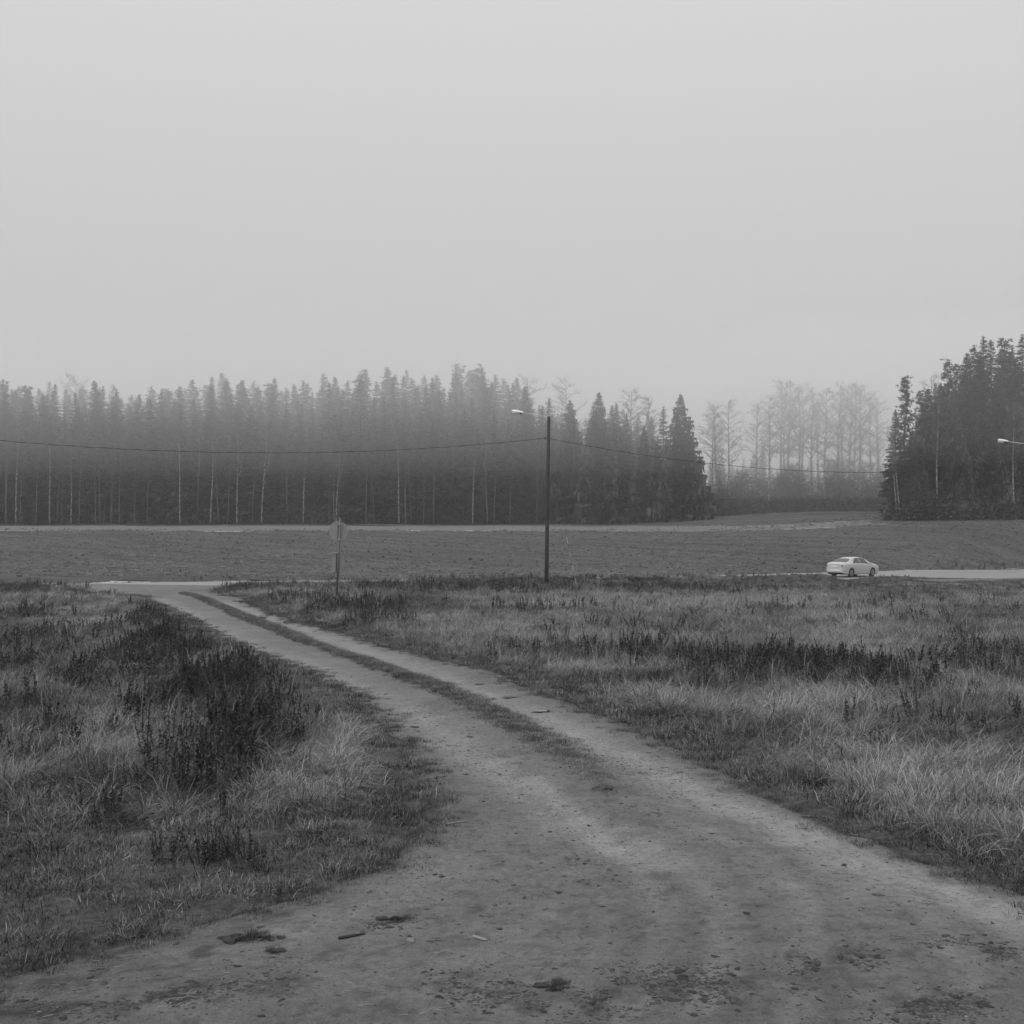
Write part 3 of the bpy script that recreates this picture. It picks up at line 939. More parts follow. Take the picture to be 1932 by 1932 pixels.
# patches of the meadow: photo column, row, half width, half height, strength, tone, height, weeds
_patch = [
    # right meadow
    (1150, 1228, 200, 9, .75, .22, .9, .6), (1330, 1248, 150, 16, .85, .12, 1.1, .8), (1520, 1270, 190, 20, .9, .10, 1.15, .85), (1650, 1295, 90, 22, .8, .12, 1.1, .8), (1850, 1262, 130, 26, .75, .2, 1.05, .6),
    (1890, 1240, 50, 22, .8, .14, 1.1, .8), (800, 1175, 130, 7, .75, .78, .7, 0), (960, 1190, 90, 8, .6, .7, .8, 0), (690, 1178, 60, 7, .8, .15, .9, .8), (660, 1150, 80, 14, .75, .14, 1.0, .8), (560, 1128, 110, 9, .7, .2, .7, .5),
    (880, 1110, 200, 7, .8, .16, 1.1, .7), (1250, 1106, 260, 7, .8, .16, 1.1, .7), (1700, 1102, 240, 6, .7, .22, 1.0, .6), (1400, 1150, 300, 14, .4, .62, .9, .1), (1800, 1140, 200, 14, .45, .62, .9, .1), (1150, 1140, 160, 10, .35, .6, .9, .1),
    (1120, 1262, 100, 7, .7, .75, .7, 0), (1250, 1318, 110, 18, .7, .8, .8, 0), (1480, 1345, 150, 22, .7, .82, 1.0, 0), (1550, 1330, 50, 22, .7, .8, 1.2, 0), (1650, 1430, 140, 40, .6, .8, 1.0, 0), (1850, 1480, 120, 50, .6, .82, 1.0, 0),
    (1750, 1390, 150, 18, .5, .35, .9, .2), (1900, 1350, 60, 25, .5, .3, 1.0, .4), (1180, 1205, 130, 9, .35, .6, .9, .1), (1480, 1385, 60, 14, .5, .3, 1, .1),
    # left meadow; its upright far-left bands carry tall grass's shadow side in the tone
    (250, 1160, 25, 34, .9, .08, .9, .9), (330, 1240, 90, 44, .9, .09, 1.0, .9), (420, 1310, 90, 52, .95, .08, 1.1, .95), (480, 1400, 70, 55, .9, .08, 1.15, .9), (420, 1440, 60, 45, .6, .12, 1.1, .8), (130, 1220, 28, 60, .8, .12, 1.1, .6),
    (40, 1160, 40, 18, .7, .15, 1.1, .7), (190, 1140, 30, 22, .95, .55, .25, 0), (215, 1175, 30, 18, .8, .5, .4, 0), (190, 1260, 40, 60, .45, .4, .7, .1), (60, 1240, 60, 60, .4, .5, 1.1, .2), (330, 1120, 30, 7, .8, .4, .25, 0), (400, 1170, 40, 13, .7, .35, .3, 0), (520, 1235, 50, 12, .7, .38, .35, 0),
    (660, 1400, 60, 60, .85, .8, .85, 0), (610, 1470, 100, 40, .75, .72, .8, 0), (560, 1500, 90, 28, .6, .65, .9, 0), (280, 1370, 110, 40, .8, .62, .95, 0), (200, 1440, 130, 28, .6, .6, 1.0, 0), (40, 1320, 60, 50, .5, .28, 1.0, .4),
    (60, 1400, 50, 30, .6, .2, 1.0, .4), (300, 1490, 160, 20, .6, .42, .8, 0), (100, 1600, 220, 60, .75, .3, .3, .05), (350, 1580, 200, 40, .7, .38, .4, .05), (600, 1600, 200, 50, .8, .25, .28, 0), (200, 1720, 260, 60, .85, .2, .22, 0), (720, 1530, 90, 40, .8, .22, .35, 0),
    (60, 1540, 90, 30, .5, .55, .7, 0), (450, 1545, 150, 18, .5, .5, .5, 0),
    (60, 1680, 420, 130, 1.0, .2, .18, 0), (430, 1640, 260, 55, 1.0, .22, .2, 0), (700, 1570, 130, 60, .95, .2, .22, 0),
    (60, 1230, 110, 100, .55, .28, 1.0, .25), (195, 1145, 26, 30, 1.0, .5, .17, 0), (212, 1122, 8, 8, 1.0, .04, .8, .9), (230, 1142, 11, 13, 1.0, .04, .8, .9), (262, 1172, 18, 18, 1.0, .04, .85, .9), (290, 1196, 28, 20, 1.0, .05, .9, .95),
    (255, 1165, 16, 30, 1.0, .05, .8, .9), (300, 1215, 40, 30, .9, .06, .9, .9), (380, 1290, 60, 50, 1.0, .06, 1.0, .95), (440, 1380, 60, 60, 1.0, .05, 1.1, .95), (130, 1230, 22, 70, .9, .07, 1.1, .7), (30, 1170, 40, 22, .8, .1, 1.0, .7),
    (135, 1185, 20, 60, .95, .09, 1.25, .6), (320, 1150, 26, 9, .9, .42, .25, 0), (185, 1117, 46, 11, 1.0, .9, .12, 0), (195, 1138, 54, 17, 1.0, .9, .12, 0), (208, 1168, 58, 22, 1.0, .8, .14, 0), (222, 1205, 56, 20, .95, .5, .22, 0),  # first patch: dark tone paints the shaded edge of the tall grass
    (236, 1119, 8, 6, 1.0, .03, .8, .9), (262, 1134, 11, 8, 1.0, .03, .5, .95), (284, 1152, 15, 10, 1.0, .03, .6, .95), (306, 1172, 24, 12, 1.0, .04, .7, .95), (312, 1196, 34, 14, 1.0, .05, .9, .95),
    (200, 1480, 120, 12, .8, .08, .8, .1), (370, 1500, 60, 10, .8, .06, .8, .1), (60, 1430, 60, 16, .8, .08, .8, .2),
]
PB = []
for a, b, rx, ry, st, tn, hg, wd in _patch:
    X0, Y0 = G(a, b)
    PB.append((X0, Y0, rx / FPX * Y0, ry * Y0 * Y0 / (FPX * EYE), st, tn, hg, wd))


def cover(x, y):
    tone = .36 + .8 * fbm(x, y, 2.6, 4) + .4 * fbm(x + 50, y * .6, 9, 2)
    hgt = .72 + .6 * fbm(x + 90, y, 3, 3)
    weed = np.clip(-.06 + 1.0 * fbm(x + 30, y + 70, 4, 3), 0, .5)
    for X0, Y0, rx, ry, st, tn, hg, wd in PB:
        q = st * np.exp(-(((x - X0) / rx) ** 2 + ((y - Y0) / ry) ** 2) ** 1.3)
        nz = .22 * fbm(x, y, 1.1, 3)
        tone = tone * (1 - q) + (tn + nz) * q; hgt = hgt * (1 - q) + hg * q; weed = weed * (1 - q) + wd * q
    return np.clip(tone, .02, 1), np.clip(hgt, .15, 1.5), weed


def sample_area(y0, y1, dens):
    wmax = .46 * y1 + 9
    nn = int(dens * (y1 - y0) * 2 * wmax)
    x = rng.uniform(-wmax, wmax, nn); y = rng.uniform(y0, y1, nn)
    m = np.abs(x) < .455 * y + 8
    return x[m], y[m]


gp, gr, gs, gt, gi_ = [], [], [], [], []


def put(x, y, z, rz, tilt, sx, sz, tone, idx):
    gp.append(np.stack([x, y, z], 1)); gr.append(np.stack([tilt[0], tilt[1], rz], 1)); gs.append(np.stack([sx, sx, sz], 1)); gt.append(tone); gi_.append(idx)


for y0, y1, dens, fat in ((6, 16, 24, 1.0), (16, 28, 17, 1.05), (28, 44, 13, 1.15), (44, 62, 10, 1.3), (62, 84, 8, 1.5)):
    x, y = sample_area(y0, y1, dens)
    l, r = edges(y)
    dist = np.where(x < (l + r) / 2, l - x, x - r) * .75              # metres outside the track
    d_road, _ = road_coord(x, y)
    m = (dist > -.05 + .12 * rng.random(len(x))) & (d_road < -3.9 - .6 * rng.random(len(x)))
    tA, tB = np.array(G(1400, 1470)), np.array(G(1630, 1572))       # keep the pressed tyre tread bare
    tw = np.clip(((x - tA[0]) * (tB - tA)[0] + (y - tA[1]) * (tB - tA)[1]) / (tB - tA).dot(tB - tA), 0, 1)
    m &= np.hypot(x - tA[0] - tw * (tB - tA)[0], y - tA[1] - tw * (tB - tA)[1]) > .3
    x, y, dist = x[m], y[m], dist[m]
    tone, hgt, weed = cover(x, y)
    vg = np.exp(-(dist / (.5 + .006 * y)) ** 2)                      # short dark verge beside the bare dirt
    tone = tone * (1 - .65 * vg) + .16 * .65 * vg
    hgt = hgt * (1 - .8 * vg) + .2 * .8 * vg
    weed = weed * (1 - vg) * np.where(x > 0, ss(y, 18, 25), 1)
    u = rng.random(len(x)); u2 = rng.random(len(x))
    kind = np.where(hgt < .5, K_SHORT, np.where(u < .28, K_UP, np.where(u < .52, K_TUS, np.where(u < .93, K_FLAT, K_STRAW))))
    kind = np.where((u2 < weed * .8) & (hgt > .45), K_DOCK, kind)
    kind = np.where((vg > .45) & (u2 < .9), K_SHORT, kind)
    idx = np.array([random.choice(KIDX[k]) for k in kind], int)
    sz = np.where(kind == K_SHORT, .7 + .9 * hgt, np.where(kind == K_DOCK, .8 + .3 * hgt, .55 + .42 * hgt)) * rng.uniform(.6, 1.3, len(x)) * (1 - .3 * ss(y, 58, 66) * ss(x, 2, 8)) * (1 - .35 * ss(y, 66, 72) * ss(x, 15, 19))
    sx = sz * np.where(kind == K_SHORT, 1.1, 1) * fat * rng.uniform(.85, 1.2, len(x))
    tone = np.where(kind == K_DOCK, np.minimum(tone, .3) * .7, tone) + rng.normal(0, .13, len(x)) + np.where(kind == K_STRAW, .3, 0)
    # flattened clumps lie roughly one way, the others turn freely
    rz = np.where(kind == K_FLAT, .4 + 2.2 * fbm(x, y, 4, 2) * 3, rng.uniform(0, 6.283, len(x)))
    put(x, y, zat(x, y) - .01, rz, (rng.normal(0, .1, len(x)), rng.normal(0, .1, len(x))), sx, sz, np.clip(tone, 0, 1), idx)
# middle strip of the track
yy = rng.uniform(CE[0, 1], CE[-1, 1], 9000)
c = np.interp(yy, CE[:, 1], CE[:, 0]); hw = np.interp(yy, CE[:, 1], CE[:, 2])
xx = c + rng.normal(0, .42, len(yy)) * hw
keep = rng.random(len(yy)) < np.interp(yy, [CE[0, 1], 18.5, 22, 28, 80], [.05, .14, .45, .75, .9])
xx, yy = xx[keep], yy[keep]
zz = np.array([track_z(a, b) for a, b in zip(xx, yy)])
m_ = len(xx)
put(xx, yy, zz, rng.uniform(0, 6.28, m_), (rng.normal(0, .1, m_), rng.normal(0, .1, m_)), rng.uniform(.4, .9, m_), rng.uniform(.35, .8, m_) * np.interp(yy, [14, 30, 60], [.5, .9, 1.1]), np.clip(rng.normal(.34, .15, m_), 0, 1),
    np.array([random.choice(KIDX[K_SHORT]) for _ in range(m_)]))
# sparse sprigs straggling out onto the dirt
yy = rng.uniform(9, 60, 2600); l, r = edges(yy)
side = rng.random(len(yy)) < .5
off = np.abs(rng.normal(0, .28, len(yy)))
xx = np.where(side, l + off, r - off)
zz = np.array([track_z(a, b) for a, b in zip(xx, yy)])
m_ = len(xx)
put(xx, yy, zz, rng.uniform(0, 6.28, m_), (rng.normal(0, .1, m_), rng.normal(0, .1, m_)), rng.uniform(.35, .8, m_), rng.uniform(.3, .7, m_), np.clip(rng.normal(.2, .12, m_), 0, 1), np.array([random.choice(KIDX[K_SHORT]) for _ in range(m_)]))
# verge beyond the road, below the field
x = rng.uniform(-40, 62, 5200); y = rng.uniform(76, 128, 5200)
d_, _ = road_coord(x, y)
m = (d_ > 3.8) & (d_ < 6.8 + 2.5 * rng.random(len(x)))
x, y = x[m], y[m]; m_ = len(x)
hh = .45 + .9 * np.clip(fbm(x, y, 5, 2) + .2, 0, 1) + .5 * ss(x, 34, 48)
u = rng.random(m_)
kk = np.where(u < .45, K_UP, np.where(u < .75, K_STRAW, K_DOCK))
put(x, y, zat(x, y), rng.uniform(0, 6.28, m_), (rng.normal(0, .1, m_), rng.normal(0, .1, m_)), 1.9 * hh, hh, np.clip(.4 + .5 * fbm(x, y, 3, 3), 0, 1), np.array([random.choice(KIDX[k]) for k in kk]))
# thick weedy verge on the near side of the road, open only where the track joins
x = rng.uniform(-42, 30, 16000); y = rng.uniform(48, 94, 16000)
d_, _ = road_coord(x, y)
m = (d_ < -4.0 - .5 * rng.random(len(x))) & (d_ > -9.5) & ((x < -24.5 + .2 * (72 - y)) | (x > np.interp(y, RE[:, 1], RE[:, 0]) + .4))
x, y, d_ = x[m], y[m], d_[m]; m_ = len(x)
hh = np.where(x < -20, .62, np.where(x < 3, .66, .5)) * rng.uniform(.6, 1.25, m_) * np.interp(x, [15, 21], [1, .5])
u = rng.random(m_)
kk = np.where(u < .5, K_UP, np.where(u < .85, K_DOCK, K_STRAW))
put(x, y, zat(x, y), rng.uniform(0, 6.28, m_), (rng.normal(0, .1, m_), rng.normal(0, .1, m_)), 1.7 * hh + .3, 1.45 * hh, np.clip(.24 + .5 * fbm(x, y, 3, 3) + rng.normal(0, .08, m_), 0, 1), np.array([random.choice(KIDX[k]) for k in kk]))
# strip between road and foot path, near side
x = rng.uniform(20, 62, 5000); y = rng.uniform(84, 122, 5000)
d_, _ = road_coord(x, y)
m = ((d_ < -3.7) & (d_ > -7.4)) | ((d_ < -10.6) & (d_ > -16))
x, y, d_ = x[m], y[m], d_[m]; m_ = len(x)
hh = np.where(d_ > -8, .3, .5) * rng.uniform(.7, 1.4, m_)
put(x, y, zat(x, y), rng.uniform(0, 6.28, m_), (rng.normal(0, .1, m_), rng.normal(0, .1, m_)), 2.0 * hh + .4, hh, np.clip(.3 + .5 * fbm(x, y, 3, 3), 0, 1), np.array([random.choice(KIDX[K_UP]) for _ in range(m_)]))
scatter('meadow_grass', np.vstack(gp), np.vstack(gr), np.vstack(gs), np.concatenate(gt), np.concatenate(gi_), PROT, 'rough dry meadow grass and dead weeds on both sides of the track')


# clods and stubble of the ploughed field
def lump(seed, nn=10, flat=.6):
    import bmesh
    bm = bmesh.new()
    r = random.Random(seed)
    for i in range(nn + 8):
        v = Vector((r.gauss(0, 1), r.gauss(0, 1), r.gauss(0, 1))).normalized() * r.uniform(.7, 1.1)
        bm.verts.new((v.x * .5, v.y * .5, v.z * .5 * flat + .12))
    bmesh.ops.convex_hull(bm, input=bm.verts)
    for v in [v for v in bm.verts if not v.link_faces]: bm.verts.remove(v)
    me = bpy.data.meshes.new('lump'); bm.to_mesh(me); bm.free()
    return me


def soil_lump(seed, mat):
    me = lump(seed); me.materials.append(mat); return me


M_clod = leaf_mat('field_clod', .04, .16, wb=0.0)
nf = 26000
yy = 96 + 76 * rng.random(nf) ** 1.2; xx = rng.uniform(-.46, .46, nf) * yy
d_, _ = road_coord(xx, yy)
m = d_ > 7
xx, yy = xx[m], yy[m]; m_ = len(xx)
sc_ = np.abs(rng.normal(.0, .13, m_)) + .06
tuft = rng.random(m_) < .22
zz = zat(xx, yy) + field_relief(xx, yy)
tn = np.clip(rng.normal(.38, .25, m_) + .5 * fbm(xx, yy * 2, 14, 2) + .7 * fbm((xx * .79 - yy * .61) / 14, (yy * .79 + xx * .61), 2.2, 2), 0, 1)
scatter('field_clods', np.stack([xx, yy, zz - .02], 1), np.stack([rng.normal(0, .3, m_), rng.normal(0, .3, m_), rng.uniform(0, 6.28, m_)], 1), np.stack([sc_ * 1.5, sc_, sc_ * .7], 1), tn, rng.integers(0, 4, m_),
        [soil_lump(300 + i, M_clod) for i in range(4)], 'turned clods of earth covering the ploughed field')
mt = int(6000)
yy = 97 + 70 * rng.random(mt); xx = rng.uniform(-.46, .46, mt) * yy
d_, _ = road_coord(xx, yy); m = d_ > 7; xx, yy = xx[m], yy[m]; mt = len(xx)
scatter('field_straw', np.stack([xx, yy, zat(xx, yy)], 1), np.stack([np.zeros(mt), np.zeros(mt), rng.uniform(0, 6.28, mt)], 1), np.stack([rng.uniform(1.2, 2.4, mt)] * 2 + [rng.uniform(.5, 1.3, mt)], 1), rng.uniform(.3, .8, mt), rng.integers(0, 3, mt),
        [PROT[i] for i in KIDX[K_SHORT]], 'short straw and weeds scattered over the ploughed field')

# undergrowth along the foot of the woods
ug = [birch_meshes(4.5, 1.7, .05, s_, 0, False, 1.6, M_twig, .8) for s_ in (71, 72, 73)]


def bush_mesh(seed):
    r = random.Random(seed); vs, fs, bl = [], [], []
    for i in range(420):
        d = Vector((r.gauss(0, 1), r.gauss(0, 1), abs(r.gauss(0, 1)))).normalized() * r.uniform(.3, 1.0)
        c = Vector((d.x * 1.3, d.y * 1.3, d.z * 2.0 + .1)); a = Vector((r.gauss(0, 1), r.gauss(0, 1), r.gauss(.3, 1))).normalized() * r.uniform(.15, .4); b = Vector((r.gauss(0, 1), r.gauss(0, 1), r.gauss(0, 1))).normalized() * .1
        k = len(vs); vs.extend((c - b, c + b, c + a)); fs.append((k, k + 1, k + 2)); bl.append(r.random())
    me = bpy.data.meshes.new('bush'); me.from_pydata(vs, [], fs); me.materials.append(M_bush); blade_attr(me, bl)
    return me


up, us, ut, ui = [], [], [], []
for i in range(460):
    if i < 230: px, Y = random.uniform(-60, 1330), random.uniform(197.5, 204)
    elif i < 360: px, Y = random.uniform(1310, 1690), random.uniform(213, 234)
    else: px, Y = random.uniform(1690, 1990), random.uniform(156, 162)
    x, y = at_px(px, Y)
    up.append((x, y, zp(x, y))); s_ = random.uniform(.6, 1.7) if i < 230 or i >= 360 else random.uniform(1.0, 2.2); us.append((s_ * 1.2, s_ * 1.2, s_)); ut.append(random.random()); ui.append(random.choice((0, 0, 1, 2, 2)))
scatter('undergrowth', up, [(0, 0, random.random() * 6) for _ in up], us, ut, ui, [bush_mesh(81), ug[0][1], bush_mesh(82)], 'dark undergrowth along the foot of the woods')


# ------------------------------------------------------------------ street lamps, cables, guy wire
M_pole = plain('tarred_pole', .028, .8, noise=.35, nscale=3)
M_galv = plain('galvanised_steel', .42, .5, .2, noise=.2, nscale=9)
M_lampcase = plain('lamp_case', .8, .45)
M_lens = plain('lamp_lens', .75, .25, spec=.6)
M_dark = plain('dark_fitting', .03, .6)
M_cable = plain('cable_sheath', .02, .6)
M_white = plain('guy_marker', .42, .5)


def street_lamp(x, y, top, base_z, ang, label, lean=0.0):
    o = empty('street_lamp', (x, y, base_z), rz=ang, ry=0)
    o.rotation_euler = (0, 0, ang)
    tag(o, label, 'street lamp', 'street lamps along the road')
    H = top - base_z
    lx = lean * math.cos(-ang); ly = lean * math.sin(-ang)
    p = MB(); p.tube([(0, 0, -.4), (lx * .3, ly * .3, H * .3), (lx * .7, ly * .7, H * .7), (lx, ly, H)], [.135, .125, .11, .095], 14)
    p.build('pole', M_pole, o, True)
    a = MB()
    a.tube([(lx - .06, ly, H - .45), (lx - .1, ly, H - .25), (lx - .3, ly, H - .02), (lx - .6, ly, H + .09), (lx - 1.7, ly, H + .27)], .032, 8)
    a.build('arm', M_galv, o, True)
    for zz in (H - .42, H - .25):
        c = MB(); c.tube([(lx, ly, zz - .035), (lx, ly, zz + .035)], .112, 12); c.build('clamp', M_dark, o, True)
    # the lantern: a tapering case over a shallow bowl
    ctr = Vector((lx - 2.05, ly, H + .33)); sl = math.atan2(.18, 1.1)
    rot = Matrix.Rotation(sl, 3, 'Y')
    sec = [(.40, .055, .06), (.30, .095, .10), (.05, .125, .125), (-.23, .12, .12), (-.34, .085, .085)]
    m = MB(); vs, fs, N = [], [], 12
    for sx, hw, hh in sec:
        for k in range(N):
            t = 2 * math.pi * k / N
            zz = hh * math.sin(t)
            vs.append(rot @ Vector((sx, hw * math.cos(t), zz if zz > 0 else zz * .3)) + ctr)
    for i in range(len(sec) - 1):
        for k in range(N):
            fs.append((i * N + k, i * N + (k + 1) % N, (i + 1) * N + (k + 1) % N, (i + 1) * N + k))
    fs.append(tuple(range(N))); fs.append(tuple(range((len(sec) - 1) * N, len(sec) * N))[::-1])
    m.add(vs, fs); hd = m.build('lamp_head', M_lampcase, o, True)
    m = MB(); vs, fs = [], []
    for sx, hw, dp in ((.16, .03, .03), (.10, .10, .07), (-.10, .115, .15), (-.28, .09, .14), (-.335, .04, .05)):
        for k in range(7):
            t = math.pi * k / 6
            vs.append(rot @ Vector((sx, hw * math.cos(t), -.026 - dp * math.sin(t))) + ctr)
    for i in range(4):
        for k in range(6): fs.append((i * 7 + k, i * 7 + k + 1, (i + 1) * 7 + k + 1, (i + 1) * 7 + k))
    m.add(vs, fs); m.build('lens', M_lens, hd, True)
    m = MB(); m.box(rot @ Vector((.26, 0, -.065)) + ctr, (.16, .1, .07), rot); m.build('gear_box', M_dark, hd)
    # cable hook and step irons
    h = MB(); h.tube([(lx * .9 + .02, ly, H - 1.33), (lx * .9 - .2, ly, H - 1.33)], .025, 6); h.box((lx * .9 - .22, ly, H - 1.36), (.08, .08, .16)); h.build('cable_hook', M_dark, o)
    for k in range(3):
        s_ = MB(); s_.tube([(lx, ly, H - .62 - .42 * k), (lx - .17, ly, H - .62 - .42 * k)], .012, 5); s_.build('step_iron', M_dark, o)
    return o


X1, Y1 = at_px(1030.5, 77); z1 = zp(X1, Y1)
lamp1 = street_lamp(X1, Y1, EYE + (HOR - 786) * 77 / FPX, z1, R(-12), 'tall dark wooden pole with a lamp arm, standing beside the track junction', lean=.17)
X2, Y2 = at_px(1946, 90); z2 = zp(X2, Y2)
lamp2 = street_lamp(X2, Y2, EYE + (HOR - 839) * 90 / FPX, z2, R(-20), 'street lamp whose head reaches in from the right border', lean=.1)
X0, Y0 = X1 - 38.5, Y1 - 15.0; z0 = zp(X0, Y0)
lamp0 = street_lamp(X0, Y0, z0 + 10.1, z0, R(14), 'street lamp outside the left border carrying the overhead cable', lean=0)


def hook(o, l):
    for c in o.children:
        if c.name.startswith('cable_hook'):
            p = sum((Vector(v.co) for v in c.data.vertices), Vector()) / len(c.data.vertices)
    return Matrix.Rotation(o.rotation_euler.z, 4, 'Z') @ p + o.location


def cable(a, b, sag, label):
    pts = []
    nrm = Vector((0, 0, 1))
    for i in range(49):
        t = i / 48
        p = a.lerp(b, t); p.z -= 4 * sag * t * (1 - t); pts.append(p)
    m = MB(); m.tube(pts, .012, 5, False)
    # a second conductor twisted round the first
    pts2 = []
    for i in range(481):
        t = i / 480
        p = a.lerp(b, t); p.z -= 4 * sag * t * (1 - t)
        an = t * 150
        pts2.append(p + Vector((0, .013 * math.cos(an), .017 * math.sin(an))))
    m.tube(pts2, .009, 4, False)
    o = m.build('overhead_cable', M_cable)
    return tag(o, label, 'cable', 'overhead cables between the lamp poles')


h0, h1, h2 = hook(lamp0, 0), hook(lamp1, 0), hook(lamp2, 0)
cable(h1, h0, 1.35, 'sagging overhead cable running left from the lamp pole')
cable(h1, h2, 1.35, 'sagging overhead cable running right from the lamp pole towards the second lamp')

# guy wire with its four pale marker sleeves
ax_, ay_ = at_px(1089, 75.5); az_ = zp(ax_, ay_)
ga = Vector((X1 + .12, Y1, z1 + 9.0)); gb = Vector((ax_, ay_, az_))
gw = empty('guy_wire', gb)
tag(gw, 'thin guy wire right of the lamp pole with four pale marker sleeves', 'guy wire')
m = MB(); m.tube([ga - gb, Vector((0, 0, 0))], .006, 5); m.build('wire', M_dark, gw)
for za, zb in ((1012, 1025), (1042, 1050), (1066, 1077), (1090, 1099)):
    def on(py):
        zt = EYE - (py - HOR) * 76 / FPX
        t = (zt - gb.z) / (ga.z - gb.z)
        return (ga - gb) * t
    m = MB(); m.tube([on(za), on(zb)], .018, 6); m.build('marker_sleeve', M_white, gw)

# ------------------------------------------------------------------ traffic sign seen from behind
M_signback = plain('sign_back', .29, .55, .2, noise=.12, nscale=4)
M_post = plain('sign_post', .1, .6, .2, noise=.2, nscale=5)
SY = 62.0
sx0, _ = at_px(635, SY)
sz0 = zp(sx0, SY)
sg = empty('traffic_sign', (sx0, SY, sz0)); sg.rotation_euler = (0, R(2.6), R(20))
tag(sg, 'round traffic sign over a small plate on a grey post, seen from behind', 'sign')
Hs = EYE - (972 - HOR) * SY / FPX - sz0
m = MB(); m.tube([(0, 0, -.5), (0, 0, Hs - .1)], .062, 12); m.build('post', M_post, sg, True)
m = MB(); m.tube([(0, 0, Hs - .1), (0, 0, Hs - .02)], .074, 12); m.tube([(0, 0, Hs - .02), (0, 0, Hs)], .058, 12); m.build('post_cap', M_dark, sg)
zc = Hs - .81
m = MB(); vs = []
for yy_ in (.075, .1):
    for k in range(40):
        t = 2 * math.pi * k / 40; vs.append((-.04 + .48 * math.cos(t), yy_, zc + .52 * math.sin(t)))
m.add(vs, [tuple(range(40)), tuple(range(79, 39, -1))] + [(k, k + 40, (k + 1) % 40 + 40, (k + 1) % 40) for k in range(40)])
disc = m.build('round_sign', M_signback, sg)
m = MB(); m.box((-.055, .03, zc - .05), (.05, .085, .86)); m.build('stiffener', M_dark, disc)
for zz in (zc + .36, zc - .42):
    m = MB(); m.box((0, .0, zz), (.17, .14, .05)); m.build('bracket', M_galv, sg)
m = MB(); m.box((0, .09, zc - 1.62), (.62, .025, .98)); pl = m.build('plate', M_signback, sg)
m = MB(); m.box((0, .075, zc - 1.115), (.66, .075, .03)); m.build('plate_rim', M_galv, pl)
m = MB(); m.box((-.03, .055, zc - 1.62), (.13, .05, .98)); m.build('plate_rail', M_dark, pl)

# ------------------------------------------------------------------ the saloon car on the road
M_paint = plain('car_paint', .46, .28, spec=.6)
m_, n_, b_ = M_paint, M_paint.node_tree, M_paint.node_tree.nodes['Principled BSDF']
b_.inputs['Coat Weight'].default_value = .6; b_.inputs['Coat Roughness'].default_value = .08
M_glass = plain('car_glass', .025, .08, spec=.9)
M_tyre = plain('tyre', .02, .85)
M_rim = plain('wheel_rim', .26, .4, .6)
M_black = plain('underbody', .012, .9)
M_tail = plain('tail_light', .16, .3)
M_head = plain('head_light', .5, .15)
M_plate = plain('number_plate', .6, .5)
M_trim = plain('bumper_strip', .35, .4)

CXS = [-2.38, -2.34, -2.2, -1.95, -1.7, -1.15, -.75, -.1, .5, .75, 1.25, 1.6, 2.0, 2.25, 2.36]
CZT = [.86, .93, 1.0, 1.035, 1.08, 1.31, 1.40, 1.44, 1.37, 1.285, 1.03, .96, .89, .80, .62]   # roof / deck height
CZB = [.80, .87, .93, .95, .95, .945, .935, .92, .90, .89, .885, .86, .82, .76, .60]             # shoulder height
CW = [.70, .78, .84, .87, .885, .89, .89, .89, .89, .89, .885, .875, .85, .79, .66]              # half width
CWR = [.62, .68, .72, .73, .70, .58, .57, .575, .58, .60, .70, .74, .72, .68, .56]               # half width of the top edge
CZL = [.36, .30, .25, .22, .20, .19, .19, .19, .19, .19, .19, .2, .22, .26, .40]                # lower edge


def prof(x, v):
    """point of the half body shell; v 0 sill .. 1 shoulder .. 2 roof edge .. 3 centre line"""
    zt, zb, w_, wr, zl = (np.interp(x, CXS, q) for q in (CZT, CZB, CW, CWR, CZL))
    vv = [0, .12, .35, .62, .85, 1.0, 1.12, 1.55, 1.88, 2.1, 2.5, 3.0]
    ys = [w_ * .93, w_ * .975, w_ * 1.0, w_ * 1.0, w_ * .985, w_ * .955, w_ * .93 if zt - zb > .15 else w_ * .92, (w_ * .92 + wr) / 2, wr * 1.02, wr * .92, wr * .5, 0]
    zs = [zl, zl + .05 * (zb - zl), zl + .35 * (zb - zl), zl + .65 * (zb - zl), zl + .88 * (zb - zl), zb, zb + .02 + .05 * (zt - zb), zb + .52 * (zt - zb), zt - .12 * (zt - zb), zt - .035 * (1 if zt - zb > .2 else .4), zt - .008, zt]
    return np.interp(v, vv, ys), np.interp(v, vv, zs)


def shell(xs, vs_, side, off=0.0):
    P = np.zeros((len(xs), len(vs_), 3))
    for i, x in enumerate(xs):
        for j, v in enumerate(vs_):
            y, z = prof(x, v); P[i, j] = (x, side * y, z)
    if off:
        du = np.gradient(P, axis=0); dv = np.gradient(P, axis=1)
        nn = np.cross(du, dv) * side
        nn /= np.maximum(1e-9, np.linalg.norm(nn, axis=2))[:, :, None]
        if nn[:, :, 2].mean() < 0 and abs(nn[:, :, 2].mean()) > abs(nn[:, :, 1].mean()): nn = -nn
        if (nn[:, :, 1] * side).mean() < -.2: nn = -nn
        P = P + nn * off
    return P


def grid_faces(P, skip=None):
    a, b = P.shape[:2]; fs = []
    for i in range(a - 1):
        for j in range(b - 1):
            if skip and skip(P[i:i + 2, j:j + 2].mean((0, 1))): continue
            fs.append((i * b + j, (i + 1) * b + j, (i + 1) * b + j + 1, i * b + j + 1))
    return P.reshape(-1, 3).tolist(), fs


